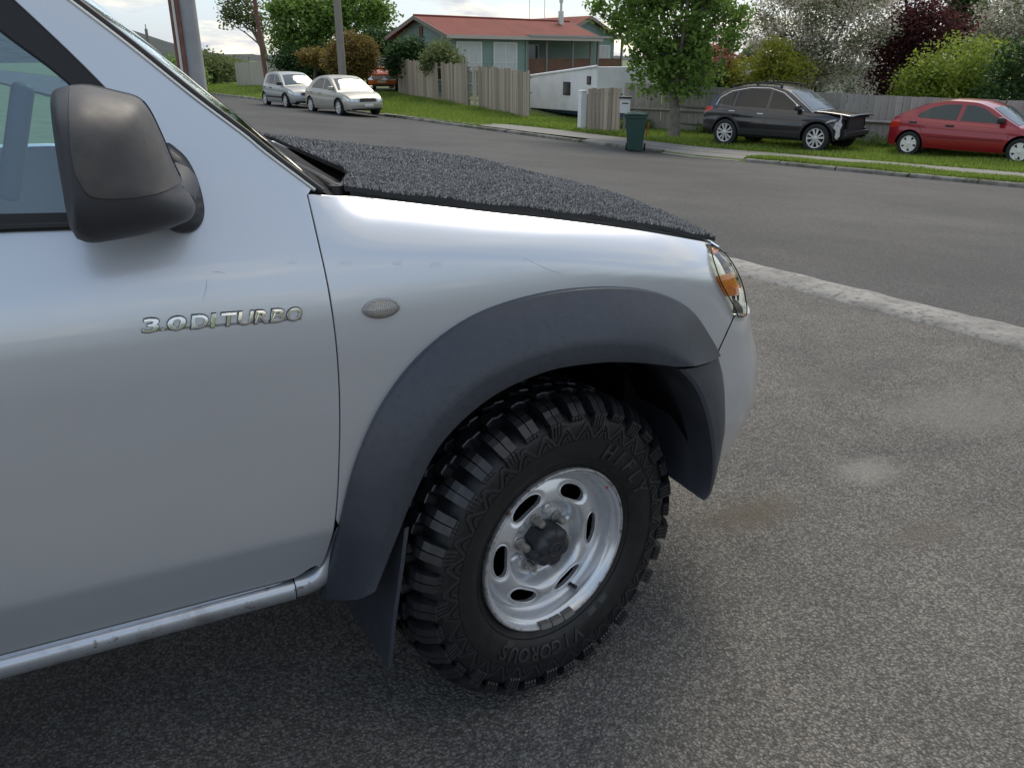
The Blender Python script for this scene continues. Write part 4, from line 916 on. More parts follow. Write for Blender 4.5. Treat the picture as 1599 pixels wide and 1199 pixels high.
# hub cap with six flutes and an oval winged mark
V = []; F = []; na = 96; rings = [(.056, .072), (.056, .040), (.0545, .022), (.050, .0125), (.043, .0085), (.034, .0075), (.028, .0085), (.024, .0085), (.010, .0085), (.0005, .0085)]
for r_, y in rings:
    for j in range(na):
        a = j*PI2/na; fl_ = .5+.5*math.cos(6*(a-R(12))); k = math.exp(-((r_-.050)/.012)**2) if y < .03 else (.55 if r_ > .05 else 0)
        rr_ = r_*(1-.045*fl_**2*(1 if r_ > .03 else 0)); V.append((rr_*math.cos(a), y+.006*fl_**3*k*(1 if y < .03 else 0), rr_*math.sin(a)))
for i in range(len(rings)-1):
    for j in range(na): F.append((i*na+j, i*na+(j+1) % na, (i+1)*na+(j+1) % na, (i+1)*na+j))
hc = recalc(mesh('hub_cap', V, F, m_cap, rim, True, None, 50))
mb = MB(); mb.tube([(.021*math.cos(a), .0078, .016*math.sin(a)) for a in np.linspace(0, PI2, 33)], .0016, 6); mb.tube([(-.019, .0078, .006), (-.006, .0078, .004), (0, .0078, -.005), (.006, .0078, .004), (.019, .0078, .006)], .0014, 6); mb.tube([(-.019, .0078, .003), (-.012, .0078, -.009)], .0011, 6); mb.tube([(.019, .0078, .003), (.012, .0078, -.009)], .0011, 6)
o_ = mb.build('hub_mark', m_cap, rim, True)
# valve and balance weights
mb = MB(); va = R(-62); p = np.array(pol(.186, va, .052)); q = np.array(pol(.176, va, .018)); mb.tube([p, p+(q-p)*.55, p+(q-p)*.6, q], [.0065, .005, .0058, .0055], 10); mb.build('valve_stem', m_seal, rim, True, 50)
for a in (-100, -89.5, -79):
    mb = MB(); mb.grid([[pol(r_, R(a+da), y) for r_, y in ((.2185, -.006), (.2165, -.0115), (.2075, -.004), (.205, .010))] for da in (-4.4, -3.6, 0, 3.6, 4.4)]); recalc(mb.build('balance_weight', M('lead_weight', (.13, .125, .115), .6, .3, bump=[(120, .5, .002)]), rim, True, 30))
mb = MB(); mb.lathe([(.004, -.0002), (.003, -.0014), (0, -.0016)], 8, c=(pol(.2075, R(35), .009))); mb.build('paint_mark', M('red_mark', (.4, .02, .02), .5), rim)
# the other wheels, plain: one mesh of tyre and lugs each
def plain_wheel(name):
    mb = MB(); mb.lathe(tp, 64); mb.lathe(rp+rp2, 48)
    for i in range(NB):
        for y in (.02, .22): mb.box(pol(.386, (i+.5*(y > .1))*pitch_, y), (.026, .07, .042), Matrix.Rotation(-(i+.5*(y > .1))*pitch_, 3, 'Y'))
    return recalc(mb.build(name, m_rubber, ute, True, 40))
w2 = plain_wheel('far_tyre'); w2.location = (0, 2*YC, .40); w2.rotation_euler = (0, 0, math.pi+STEER)
w3 = link_mesh('rear_tyre', w2.data, ute); w3.location = (-3.0, .02, .40)
w4 = link_mesh('rear_tyre', w2.data, ute); w4.location = (-3.0, 2*YC-.02, .40); w4.rotation_euler = (0, 0, math.pi)
mb = MB(); mb.tube([(0, .25, .40), (0, 2*YC-.25, .40)], .05, 10); mb.tube([(-3.0, .2, .40), (-3.0, 2*YC-.2, .40)], .06, 10); mb.tube([(.02, .2, .33), (-.4, .45, .5)], .03, 8); mb.build('axle', m_dark, ute, True)
# ------------------------------------------------------------------ parked cars
m_cglass = M('car_glass', (.012, .016, .016), .04, 0, .0, spec=.5, ior=1.5)
m_cglass2 = M('car_windscreen', (.07, .095, .105), .05, 0, 0, spec=.5, ior=1.5)
m_ctyre = M('car_tyre', (.016, .016, .017), .75); m_crim = M('car_rim', (.62, .62, .60), .35, .4, .3)
m_cdark = M('car_dark_trim', (.02, .021, .022), .55); m_red = M('tail_lamp', (.55, .03, .015), .15, 0, .6); m_clear = M('lamp_clear', (.62, .66, .68), .12, .5, .6); m_orange = M('corner_lamp', (.75, .22, .04), .2)
m_plate = M('plate_white', (.72, .72, .70), .5); m_chr2 = M('bright_trim', (.75, .75, .73), .2, .8)
def car(name, label, c, loc, rz, group='cars parked across the road'):
    root = empty(name, loc, rz); tag(root, label, 'car', group)
    W, xf, xr, wb, rw = c['W'], c['xf'], c['xr'], c['wb'], c['r']; paint = c['paint']
    zt = pchip(*zip(*c['belt'])); rl = sorted(c['roof']); roof = pchip(*zip(*rl)); xt, xc = rl[0][0], rl[-1][0]; zs = c.get('sill', .24)
    xm, hl = (xf+xr)/2, (xf-xr)/2
    def hw(x): q = abs(x-xm)/hl; return W/2*(1-.20*max((q-.45)/.55, 0)**2.4)
    sec = pchip([0, .12, .30, .52, .66, .80, .92, 1.0], [.935, .972, .992, 1.0, .985, .982, .958, .915])
    def zb(x):
        z = zs+.03*(abs(x-xm)/hl > .9)
        for wx in (-wb/2, wb/2):
            d = abs(x-wx); Ra = rw+.055
            if d < Ra: z = max(z, rw+math.sqrt(Ra*Ra-d*d))
        return min(z, zt(x)-.05)
    def sd(x, z, s=-1, off=0): v = (z-zs)/(zt(x)-zs); return np.array([x, s*(hw(x)*sec(min(max(v, 0), 1))+off), z])
    tum = c.get('tumble', .36)
    def gy(x, z): return .915*hw(x)-tum*max(z-zt(x), 0)
    def gs(x, z, s=-1, off=0): return np.array([x, s*(gy(x, z)+off), z])
    xs = sorted(set(np.round(np.r_[np.linspace(xr, xf, 90), [wx+s*(rw+.055)+e for wx in (-wb/2, wb/2) for s in (-1, 1) for e in (-.002, .002)], [wx+(rw+.055)*math.cos(a) for wx in (-wb/2, wb/2) for a in np.linspace(.05, math.pi-.05, 22)]], 4)))
    mb = MB(); nz = 14
    for s in (-1, 1):
        mb.grid([[sd(x, zb(x)+(zt(x)-zb(x))*k/nz, s) for k in range(nz+1)] for x in xs], flip=(s > 0))
        mb.grid([[gs(x, zt(x)+(max(roof(x), zt(x))-zt(x))*k/6, s) for k in range(7)] for x in np.linspace(xt, xc, 60)], flip=(s > 0))
    def deck(x, w): return np.array([x, w*.915*hw(x), zt(x)+.035*(1-w*w)])
    ws_ = np.linspace(-1, 1, 13)
    for a, b in ((xr, xt+.02), (xc-.02, xf)): mb.grid([[deck(x, w) for w in ws_] for x in np.linspace(a, b, 24)])
    def rf(x, w, off=0): z = max(roof(x), zt(x)); y = gy(x, z); return np.array([x, w*y, z+(.045*(1-w*w))*min(1, (z-zt(x))/.2+.6)+off])
    mb.grid([[rf(x, w) for w in ws_] for x in np.linspace(xt, xc, 60)])
    fb, rb = c.get('fb', .16), c.get('rb', .12)
    def capf(y, z, front=True, off=0):
        xe = xf if front else xr; h = abs(sd(xe, z)[1]); q = min(abs(y)/h, 1); b = fb if front else rb; v = (z-zs)/(zt(xe)-zs)
        bz = b*(1-q**2.6)*(.55+.45*math.sin(math.pi*min(max(v, 0), 1)*.9+.1)); return np.array([xe+(bz+off)*(1 if front else -1), y, z+.035*(1-q*q)*sstep(.8, 1, v)])
    for fr, on in ((True, not c.get('broken')), (False, True)):
        if on: mb.grid([[capf(abs(sd(xf if fr else xr, z)[1])*w, z, fr) for w in ws_] for z in np.linspace(zb(xf if fr else xr), zt(xf if fr else xr), 12)], flip=not fr)
    body = mb.build('body', paint, root, True, 38); recalc(body)
    # underside and arches
    mb = MB(); mb.box(((xf+xr)/2, 0, zs+.06), (xf-xr-.5, W*.80, .10)); mb.box(((xf+xr)/2, 0, .5), (xf-xr-.55, W*.52, .5)); mb.build('underbody', m_black, root)
    for wx in (-wb/2, wb/2):
        mb = MB(); mb.lathe([(rw+.06, -hw(wx)*.985), (rw+.06, -hw(wx)+.35)], 20, 0, math.pi, c=(wx, 0, rw)); mb.lathe([(rw+.06, hw(wx)*.985), (rw+.06, hw(wx)-.35)], 20, 0, math.pi, c=(wx, 0, rw)); mb.build('arch_liner', m_black, root, True)
    # glass
    for poly in c['win']:
        for s in (-1, 1):
            g = patch('window', lin(poly, .05), lambda x, z, s=s: gs(x, z, s, .006), c.get('glass', m_cglass), root, .07, (), .008, resample=False, inward=(0, -s, 0))
    if c.get('surround'):
        for s in (-1, 1):
            mb = MB(); P = [gs(x, z, s, .010) for x, z in c['surround']]; mb.tube(P, .014, 6); mb.build('window_trim', m_chr2, root, True)
    wsx = c['ws']; patch('windscreen', lin([(wsx[0], -.90), (wsx[1], -.84), (wsx[1], .84), (wsx[0], .90)], .08), lambda x, w: rf(x, w, .008), m_cglass2, root, .08, (), .006, resample=False, inward=(-.4, 0, -1))
    rs = c['rs']; patch('rear_window', lin([(rs[0], -.80), (rs[1], -.82), (rs[1], .82), (rs[0], .80)], .08), lambda x, w: rf(x, w, .008), m_cglass, root, .08, (), .006, resample=False, inward=(.4, 0, -1))
    # doors: shut lines and handles
    for s in (-1, 1):
        for poly in c.get('shut', []):
            mb = MB(); mb.tube([sd(x, z, s, .001) for x, z in poly], .007, 5); mb.build('shut_line', m_cdark, root, True)
        for x, z in c.get('handles', []):
            mb = MB(); p = sd(x, z, s, .012); mb.box(p, (.20, .03, .045)); mb.build('door_handle', c.get('handle_mat', m_cdark), root, bevel=.012)
        for x, z in c.get('mould', []): pass
        if c.get('moulding'):
            z0, z1, a, b = c['moulding']; mb = MB(); mb.grid([[sd(x, z, s, o_) for z, o_ in ((z0, 0), (z0+.008, .014), (z1-.008, .014), (z1, 0))] for x in np.linspace(a, b, 30)]); recalc(mb.build('side_moulding', c.get('mould_mat', m_cdark), root, True, 40))
        mx, mz = c['mirror']; mb = MB(); p = gs(mx, mz, s, .10); mb.box(p, (.12, .21, .145)); mb.build('door_mirror', c.get('mirror_mat', m_cdark), root, True, 40, bevel=.04, seg=3)
        for poly in c.get('tail', []): patch('tail_light', lin(poly, .04), lambda x, z, s=s: sd(x, z, s, .008), m_red, root, .05, (), .012, resample=False, inward=(0, -s, 0))
        for poly in c.get('head', []): patch('headlight', lin(poly, .04), lambda x, z, s=s: sd(x, z, s, .006), m_clear, root, .05, (), .012, resample=False, inward=(0, -s, 0))
        for y0, y1, z0, z1 in c.get('fhead', []):
            patch('headlight', lin([(s*y0, z0), (s*y1, z0+.02), (s*y1, z1), (s*y0, z1-.02)], .04), lambda y, z: capf(y, z, True, .008), m_clear, root, .05, (), .012, resample=False, inward=(-1, 0, 0))
    for nm, y, z0, z1, mt in c.get('front', []):
        patch(nm, lin([(-y, z0), (y, z0), (y*.96, z1), (-y*.96, z1)], .06), lambda a, z: capf(a, z, True, .008), mt, root, .07, (), .01, resample=False, inward=(-1, 0, 0))
    for wx in (-wb/2, wb/2):
        if c.get('clad'):
            for s in (-1, 1):
                mb = MB(); A = np.linspace(-.12, math.pi+.12, 24); rows_ = []
                for a in A:
                    row = []
                    for rr_, o_ in ((rw+.052, .002), (rw+.056, .018), (rw+.10, .018), (rw+.115, .002)):
                        x, z = wx+rr_*math.cos(a), max(rw+rr_*math.sin(a), zs+.002); row.append(sd(x, z, s, o_))
                    rows_.append(row)
                mb.grid(rows_); recalc(mb.build('arch_trim', m_cdark, root, True, 40))
        for s in (-1, 1):
            mb = MB(); y0 = s*(hw(wx)-.015); pr = [(rw*.66, 0), (rw*.72, -.012), (rw*.86, -.016), (rw*.965, -.004), (rw, .03), (rw, .17), (rw*.95, .20), (rw*.6, .20)]
            mb.lathe([(r_, y0-s*h if s > 0 else y0+h) for r_, h in pr], 36, c=(wx, 0, rw)); ty = mb.build('tyre', m_ctyre, root, True, 40); recalc(ty)
            mb = MB(); yo = lambda h: (y0-h if s > 0 else y0+h)
            mb.lathe([(rw*.70, yo(.0)), (rw*.66, yo(-.006)), (rw*.62, yo(.004)), (rw*.60, yo(.05))], 32, c=(wx, 0, rw))
            n = c.get('spokes', 5); sw_ = c.get('sw', .30)
            for i in range(n):
                a = i*2*math.pi/n+.4; 
                for d_ in ((-.5, .5) if c.get('twin') else (0,)):
                    V = []
                    for r_, w_, h in ((rw*.10, .8, .0), (rw*.35, .85, .004), (rw*.63, 1.15, .004)):
                        ww = rw*sw_*.5*w_*(.5 if c.get('twin') else 1); off = d_*rw*sw_*1.1*(r_/(rw*.6))
                        for t in (-1, 1):
                            for dh in (0, .03): V.append((wx+r_*math.cos(a)-(t*ww+off)*math.sin(a), yo(h+dh), rw+r_*math.sin(a)+(t*ww+off)*math.cos(a)))
                    F = []
                    for k in (0, 4): F += [(k, k+2, k+6, k+4), (k, k+4, k+5, k+1), (k+2, k+3, k+7, k+6), (k+1, k+5, k+7, k+3)]
                    mb.add(V, F)
            mb.lathe([(rw*.17, yo(.02)), (rw*.17, yo(-.004)), (rw*.1, yo(-.010)), (0, yo(-.010))], 16, c=(wx, 0, rw)); rm_ = mb.build('rim', c.get('rim', m_crim), root, True, 35); recalc(rm_)
            mb = MB(); mb.lathe([(0, yo(.055)), (rw*.66, yo(.055))], 24, c=(wx, 0, rw)); recalc(mb.build('wheel_inner', m_black, root))
    return root, sd, gs, rf, capf
def dircar(p, q): d = np.subtract(q, p)[:2]; return math.atan2(d[1], d[0])
def on_grade(p, rz, sgnW):
    return (p[0], p[1], hxy(p[0], p[1]))
def place(rearpx, frontpx, W, D=None):
    """right-hand wheel contact pixels -> centre of the car on the ground and its heading"""
    a, b = on_ground(*rearpx), on_ground(*frontpx); rz = dircar(a, b); m = (a+b)/2; n = np.array([-math.sin(rz), math.cos(rz)]); c = m[:2]+n*(W/2-.08)
    za, zb_ = a[2], b[2]; return np.array([c[0], c[1], hxy(m[0], m[1])]), rz
m_cblack = M('black_paint', (.012, .012, .014), .22, .1, 1.0); m_cred = M('red_paint', (.30, .012, .022), .3, .15, .9); m_cchamp = M('champagne_paint', (.40, .385, .325), .4, .3, .3); m_cpale = M('pale_silver_paint', (.33, .345, .33), .4, .3, .3); m_corg = M('orange_paint', (.62, .12, .02), .3, .1, .9)
kd = lambda s: math.atan2(*(ST(s-1.5, tk(s-1.5))-ST(s+1.5, tk(s+1.5)))[[1, 0]])
SUV = dict(W=1.87, xf=1.98, xr=-2.22, wb=2.75, r=.375, paint=m_cblack, sill=.30, broken=True, rb=.14,
    belt=[(-2.22, .98), (-2.1, 1.05), (-1.5, 1.08), (-.6, 1.05), (.3, 1.02), (1.0, 1.01), (1.5, .99), (1.98, .93)],
    roof=[(1.22, 1.005), (.75, 1.30), (.30, 1.55), (-.1, 1.645), (-.7, 1.665), (-1.3, 1.60), (-1.75, 1.44), (-2.14, 1.06)],
    win=[[(-.10, 1.085), (.86, 1.06), (.52, 1.29), (.22, 1.46), (-.08, 1.555)], [(-.19, 1.085), (-.17, 1.56), (-.7, 1.57), (-1.12, 1.515), (-1.17, 1.105)], [(-1.25, 1.11), (-1.20, 1.50), (-1.45, 1.43), (-1.68, 1.28), (-1.74, 1.16)]],
    surround=[(-1.80, 1.11), (-1.70, 1.32), (-1.35, 1.50), (-.8, 1.60), (-.2, 1.60), (.25, 1.49), (.6, 1.27), (.95, 1.045)],
    ws=(1.14, .38), rs=(-2.06, -1.74), shut=[[(-.14, 1.05), (-.14, .7), (-.10, .36)], [(.98, 1.0), (1.0, .7), (.92, .40)], [(-1.20, 1.08), (-1.14, .8), (-.92, .52), (-.86, .36)]],
    handles=[(-.30, .93), (-1.20, .97)], handle_mat=m_chr2, mirror=(.78, 1.13), mirror_mat=m_cblack, tail=[[(-2.20, .90), (-1.88, .98), (-1.90, 1.07), (-2.10, 1.08), (-2.2, 1.02)]], clad=True, spokes=5, twin=True, sw=.30, moulding=(.36, .50, -.88, .90), rim=m_crim)
p0, rz0 = place((1138, 229), (1275, 238), 1.87); rz0 = kd(12.6)
suv, ssd, sgs, srf, scap = car('parked_suv', 'black SUV with its front bumper missing, parked on the grass verge', SUV, p0, rz0)
m_engine = M('engine_plastic', (.022, .022, .024), .6); m_bare = M('bare_plastic', (.62, .62, .62), .5, var=(20, (.4, .4, .4), .4, .6))
# wrecked front: radiator panel, crash bar, hanging lamp bracket, lifted bonnet edge
mb = MB(); mb.box((1.93, 0, .66), (.06, 1.45, .62)); mb.build('radiator_panel', m_engine, suv)
mb = MB(); mb.box((2.02, 0, .72), (.06, .95, .40)); mb.build('radiator', M('radiator_core', (.05, .05, .052), .5, .5, bump=[(200, .5, .01)]), suv)
mb = MB(); mb.box((2.10, 0, .50), (.09, 1.40, .13)); mb.build('crash_bar', M('crash_bar_steel', (.05, .05, .055), .4, .5), suv, bevel=.02)
mb = MB(); mb.box((2.00, 0, .90), (.16, 1.50, .06)); mb.build('slam_panel', m_engine, suv, bevel=.02)
for s in (-1, 1):
    mb = MB(); mb.box((1.98, s*.62, .50), (.20, .12, .24)); mb.build('chassis_horn', m_engine, suv, bevel=.02)
mb = MB(); mb.grid([[(x, w*.80*(1-.10*max((x-1.75)/.5, 0)**2), 1.015-.09*max((x-1.3)/.9, 0)**1.8+.03*(1-w*w)) for w in np.linspace(-1, 1, 13)] for x in np.linspace(1.20, 2.20, 16)]); h_ = mb.build('bonnet', m_cblack, suv, True, None); so = h_.modifiers.new('thick', 'SOLIDIFY'); so.thickness = .03
mb = MB(); mb.prism([(1.86, -.86, .80), (1.98, -.84, .84), (2.03, -.83, .74), (1.98, -.82, .62), (2.0, -.82, .46), (1.94, -.83, .36), (1.88, -.85, .42), (1.90, -.86, .58), (1.83, -.87, .66)], (0, .05, 0)); mb.build('hanging_lamp_bracket', m_bare, suv, True, 30, bevel=.012)
mb = MB(); mb.tube([(1.96, -.83, .80), (1.99, -.82, .92), (1.95, -.80, .99)], [.03, .02, .012], 6); mb.build('torn_bracket', m_bare, suv, True)
mb = MB(); mb.prism([(1.62, -.90, .77), (1.86, -.885, .84), (1.90, -.88, .88), (1.74, -.895, .86), (1.62, -.90, .80)], (0, .03, 0)); mb.build('torn_wing_edge', m_bare, suv, True, 30)
for s in (-1, 1):
    mb = MB(); mb.tube([srf(x, s*.90, .06) for x in np.linspace(-1.45, .12, 14)], .022, 6)
    for x in (-1.4, -.65, .08): mb.tube([srf(x, s*.90, .0), srf(x, s*.90, .07)], [.045, .03], 6)
    mb.build('roof_rail', m_cdark, suv, True, 50)
RED = dict(W=1.70, xf=1.98, xr=-1.92, wb=2.605, r=.30, paint=m_cred, sill=.23, fb=.14, rb=.12,
    belt=[(-1.92, .80), (-1.82, .92), (-1.6, .96), (-1.0, .925), (0, .88), (.9, .85), (1.5, .76), (1.98, .60)],
    roof=[(1.22, .815), (.80, 1.03), (.40, 1.25), (.05, 1.345), (-.45, 1.365), (-.95, 1.29), (-1.4, 1.13), (-1.84, .93)],
    win=[[(-.16, .92), (.86, .895), (.62, 1.04), (.30, 1.22), (.06, 1.275), (-.12, 1.28)], [(-.26, .925), (-.22, 1.285), (-.6, 1.275), (-.92, 1.19), (-1.18, 1.04), (-1.20, .965), (-1.1, .945)]],
    glass=M('car_glass_pale', (.05, .064, .06), .05, 0, 0, spec=.5, ior=1.5), ws=(1.14, .48), rs=(-1.72, -1.08), shut=[[(-.20, .9), (-.20, .5), (-.17, .26)], [(1.0, .83), (1.0, .6), (.90, .28)], [(-1.22, .93), (-1.1, .72), (-.92, .52), (-.86, .3)]],
    handles=[(-.36, .79), (-1.28, .83)], mirror=(.78, .97), tail=[[(-1.90, .66), (-1.66, .70), (-1.60, .84), (-1.70, .90), (-1.86, .86)]], head=[[(1.70, .58), (1.94, .52), (1.94, .62), (1.72, .68)]], moulding=(.50, .555, -.86, .90), mould_mat=M('red_moulding', (.22, .012, .018), .5), spokes=5, sw=.46, rim=M('hubcap_white', (.74, .73, .69), .4, .1))
p1_, rz1 = place((1415, 244), (1588, 257), 1.70); rz1 = kd(8.4)
car('parked_hatchback', 'glossy red four door hatchback with white hubcaps parked on grass', RED, p1_, rz1)
SED = dict(W=1.76, xf=2.12, xr=-2.2, wb=2.70, r=.32, paint=m_cchamp, sill=.22, fb=.24, rb=.14,
    belt=[(-2.2, .80), (-2.1, .94), (-1.6, .98), (-.9, .96), (0, .93), (1.0, .90), (1.6, .84), (2.0, .72), (2.12, .64)],
    roof=[(1.25, .885), (.80, 1.15), (.40, 1.36), (.0, 1.44), (-.6, 1.45), (-1.1, 1.34), (-1.72, .985)],
    win=[[(-.10, .975), (.86, .95), (.62, 1.10), (.32, 1.28), (.05, 1.365), (-.06, 1.37)], [(-.18, .98), (-.15, 1.375), (-.55, 1.37), (-.85, 1.29), (-1.15, 1.10), (-1.2, 1.0)]],
    ws=(1.17, .45), rs=(-1.62, -1.12), shut=[[(-.14, .95), (-.14, .5), (-.10, .26)], [(1.02, .88), (1.02, .6), (.92, .28)], [(-1.2, .96), (-1.0, .6), (-.9, .28)]], handles=[(-.32, .82), (-1.2, .85)], handle_mat=m_cchamp, mirror=(.80, 1.02), mirror_mat=m_cchamp,
    head=[[(1.72, .60), (2.08, .56), (2.08, .64), (1.74, .74)]], fhead=[(.42, .72, .545, .655)], front=[('grille', .36, .545, .645, m_cdark), ('number_plate', .19, .37, .47, m_plate), ('bumper_intake', .66, .235, .30, m_cdark)], tail=[[(-2.18, .70), (-1.9, .74), (-1.9, .88), (-2.14, .88)]], spokes=7, sw=.30)
pS, rzS = place((529, 169.5), (501, 166), 1.76)
fS = on_ground(594, 180); dS = kd(33); c_ = fS[:2]-np.array([math.cos(dS), math.sin(dS)])*1.0
sS = st_of(c_)[0]; c_ = ST(sS, tk(sS)-1.15)
car('parked_sedan', 'champagne sedan parked at the kerb in front of the concrete pole', SED, (c_[0], c_[1], hxy(c_[0], c_[1])), dS)
HAT = dict(W=1.72, xf=1.95, xr=-1.8, wb=2.58, r=.31, paint=m_cpale, sill=.22, fb=.2, rb=.12,
    belt=[(-1.8, .90), (-1.7, .97), (-.9, .98), (0, .94), (.9, .91), (1.5, .84), (1.85, .72), (1.95, .64)],
    roof=[(1.2, .90), (.75, 1.2), (.40, 1.38), (.0, 1.47), (-.7, 1.48), (-1.3, 1.42), (-1.56, 1.25), (-1.74, .97)],
    win=[[(-.10, .985), (.84, .96), (.60, 1.12), (.30, 1.31), (.05, 1.395), (-.06, 1.40)], [(-.18, .99), (-.15, 1.405), (-.75, 1.40), (-1.05, 1.34), (-1.2, 1.03)]],
    ws=(1.12, .45), rs=(-1.68, -1.44), handles=[(-.32, .84), (-1.1, .86)], mirror=(.78, 1.03), head=[[(1.6, .62), (1.92, .58), (1.92, .66), (1.62, .76)]], fhead=[(.42, .72, .545, .655)], front=[('grille', .36, .545, .645, m_cdark), ('bumper_intake', .64, .235, .32, m_cdark)], tail=[[(-1.78, .72), (-1.55, .76), (-1.58, .95), (-1.76, .92)]], spokes=6, sw=.30, moulding=(.42, .50, -.9, .95))
sH = sS+5.6; c_ = ST(sH, tk(sH)-1.1)
car('parked_hatchback', 'pale silver hatchback parked tight behind the champagne sedan', HAT, (c_[0], c_[1], hxy(c_[0], c_[1])), kd(sH))
ORG = dict(HAT); ORG.update(paint=m_corg, front=[('grille', .62, .58, .74, m_clear), ('number_plate', .22, .42, .52, m_plate), ('bumper_intake', .64, .235, .34, m_cdark)], belt=[(a, b+.16) for a, b in HAT['belt']], roof=[(a, b+.2) for a, b in HAT['roof']], win=[[(a, b+.18) for a, b in w] for w in HAT['win']], mirror=(.78, 1.2), r=.36, sill=.28)
po = at_d(601, 128, 47.0); car('parked_car', 'orange car nosing out of the driveway beside the paling fence', ORG, (po[0], po[1], hxy(po[0], po[1])), R(-112))
# ------------------------------------------------------------------ house, fences, street furniture
def rotz(a): return Matrix.Rotation(a, 3, 'Z')
m_wall = M('green_weatherboard', (.20, .28, .25), .7, var=(.8, (.175, .25, .225), .4, .7), bump=[(3, .2, .02)]); m_trimw = M('white_joinery', (.62, .63, .62), .5); m_curtain = M('net_curtain', (.55, .56, .56), .8, var=(6, (.42, .43, .44), .4, .6), stretch=(6, 6, .2))
m_roof = M('red_iron_roof', (.21, .058, .045), .75, spec=.15, var=(.7, (.17, .048, .038), .4, .65)); m_fascia = M('house_fascia', (.20, .17, .14), .6); m_brown = M('brown_panel', (.15, .072, .042), .7, var=(1.5, (.11, .055, .035), .4, .65)); m_wood = M('grey_timber', (.20, .19, .175), .8)
m_hglass = M('house_glass', (.05, .06, .065), .06, spec=.9); m_flue = M('flue_metal', (.55, .55, .53), .4, .5); m_dim = M('dark_recess', (.05, .07, .068), .8)
hd = R(15); H0 = at_d(702, 120, 44.0); HB = .15
house = empty('house', (H0[0], H0[1], HB), hd); tag(house, 'green house with red iron roof and brown veranda railing', 'house')
LW, GW, EV = 5.2, 4.7, 2.62       # front wall length, gable width, eave height
def hb(name, c, d, mat, parent=house, bevel=0): mb = MB(); mb.box(c, d); return mb.build(name, mat, parent, bevel=bevel)
mb = MB()
mb.box((LW/2, GW/2, EV/2-.4), (LW, GW, EV+.8)); mb.box((LW+4.2, GW/2+1.2, EV/2-.4), (8.4, GW-2.4, EV+.8))
mb.prism([(0.002, 0, EV), (.002, GW, EV), (.002, GW/2, EV+.80)], (10.4, 0, 0)); wl = mb.build('wall', m_wall, house)
# weatherboards as real laps on the two faces seen
for i in range(15):
    z = -.5+.21*i
    if z < EV-.1:
        mb = MB(); mb.add([(-.022, -.022, z), (LW, -.022, z), (LW, -.004, z+.2), (-.004, -.004, z+.2)], [(0, 1, 2, 3)]); mb.add([(-.022, -.022, z), (-.004, -.004, z+.2), (-.004, GW, z+.2), (-.022, GW, z)], [(0, 1, 2, 3)]); mb.add([(-.022, -.022, z), (-.022, GW, z), (LW, 0, z)], [(0, 1, 2)]); mb.build('weatherboard', m_wall, wl)
def roofp(name, x0, x1, y0, y1, ze, rise, ov=.45, mat=m_roof, parent=house):
    rf_ = None; ym = (y0+y1)/2
    for s in (-1, 1):
        mb = MB(); ye = y0-ov if s < 0 else y1+ov; zz = ze-ov*rise/((y1-y0)/2)+.06; n = max(int((x1-x0+2*ov)/.19), 4); R1 = []; R2 = []
        for k in range(n*2+1):
            x = x0-ov+(x1-x0+2*ov)*k/(n*2); b = .022*(k % 2); R1.append((x, ye, zz+b)); R2.append((x, ym, ze+rise+.06+b))
        mb.grid([R1, R2]); o = mb.build('roof', mat, parent)
        so = o.modifiers.new('thick', 'SOLIDIFY'); so.thickness = .03
        mb = MB(); mb.box(((x0+x1)/2, ye+(-.02 if s < 0 else .02), zz-.07), (x1-x0+2*ov, .03, .17)); mb.build('fascia', m_fascia if s > 0 else M('pale_gutter', (.42, .38, .34), .5), parent)
    for x in (x0-ov-.012, x1+ov+.012):
        for s in (-1, 1):
            a = Vector((x, y0-ov if s < 0 else y1+ov, ze-ov*rise/((y1-y0)/2)+.02)); b = Vector((x, ym, ze+rise+.02)); mb = MB()
            mb.prism([a+Vector((0, 0, -.13)), a+Vector((0, 0, .06)), b+Vector((0, 0, .06)), b+Vector((0, 0, -.13))], (.025, 0, 0)); mb.build('barge_board', m_fascia, parent)
    mb = MB(); mb.tube([(x0-ov, ym, ze+rise+.09), (x1+ov, ym, ze+rise+.09)], .06, 8); mb.build('ridge_cap', mat, parent, True)
roofp('roof', 0, 10.4, 0, GW, EV, .80)
def win(c, w, h, nx=2, parent=house, axis='x', curtain=True):
    f = hb('window', c, (w+.12, .07, h+.12) if axis == 'x' else (.07, w+.12, h+.12), m_trimw, parent, .008)
    for i in range(nx):
        xo = -w/2+(i+.5)*w/nx; pc = (c[0]+xo, c[1]-.036, c[2]) if axis == 'x' else (c[0]-.036, c[1]+xo, c[2]); sz = (w/nx-.05, .012, h-.05)
        mb = MB(); mb.box(pc, sz if axis == 'x' else (.012, w/nx-.05, h-.05)); mb.build('pane', m_curtain if curtain else m_hglass, f)
    mb = MB(); mb.box((c[0], c[1]-.05, c[2]-h*.22), (w, .02, .035)); mb.build('transom', m_trimw, f)
    hb('window_sill', (c[0], c[1]-.06, c[2]-h/2-.085), (w+.22, .10, .045), m_trimw, f) if False else None
    return f
win((1.28, -.04, 1.52), 1.55, 1.35); win((3.72, -.04, 1.52), 1.55, 1.35)
hb('gable_vent', (-.03, GW/2, EV+.12), (.05, .3, .5), m_brown)
for x in (-.03, LW+.03): hb('corner_board', (x, -.03, EV/2-.4), (.1, .09, EV+.7), m_wall)
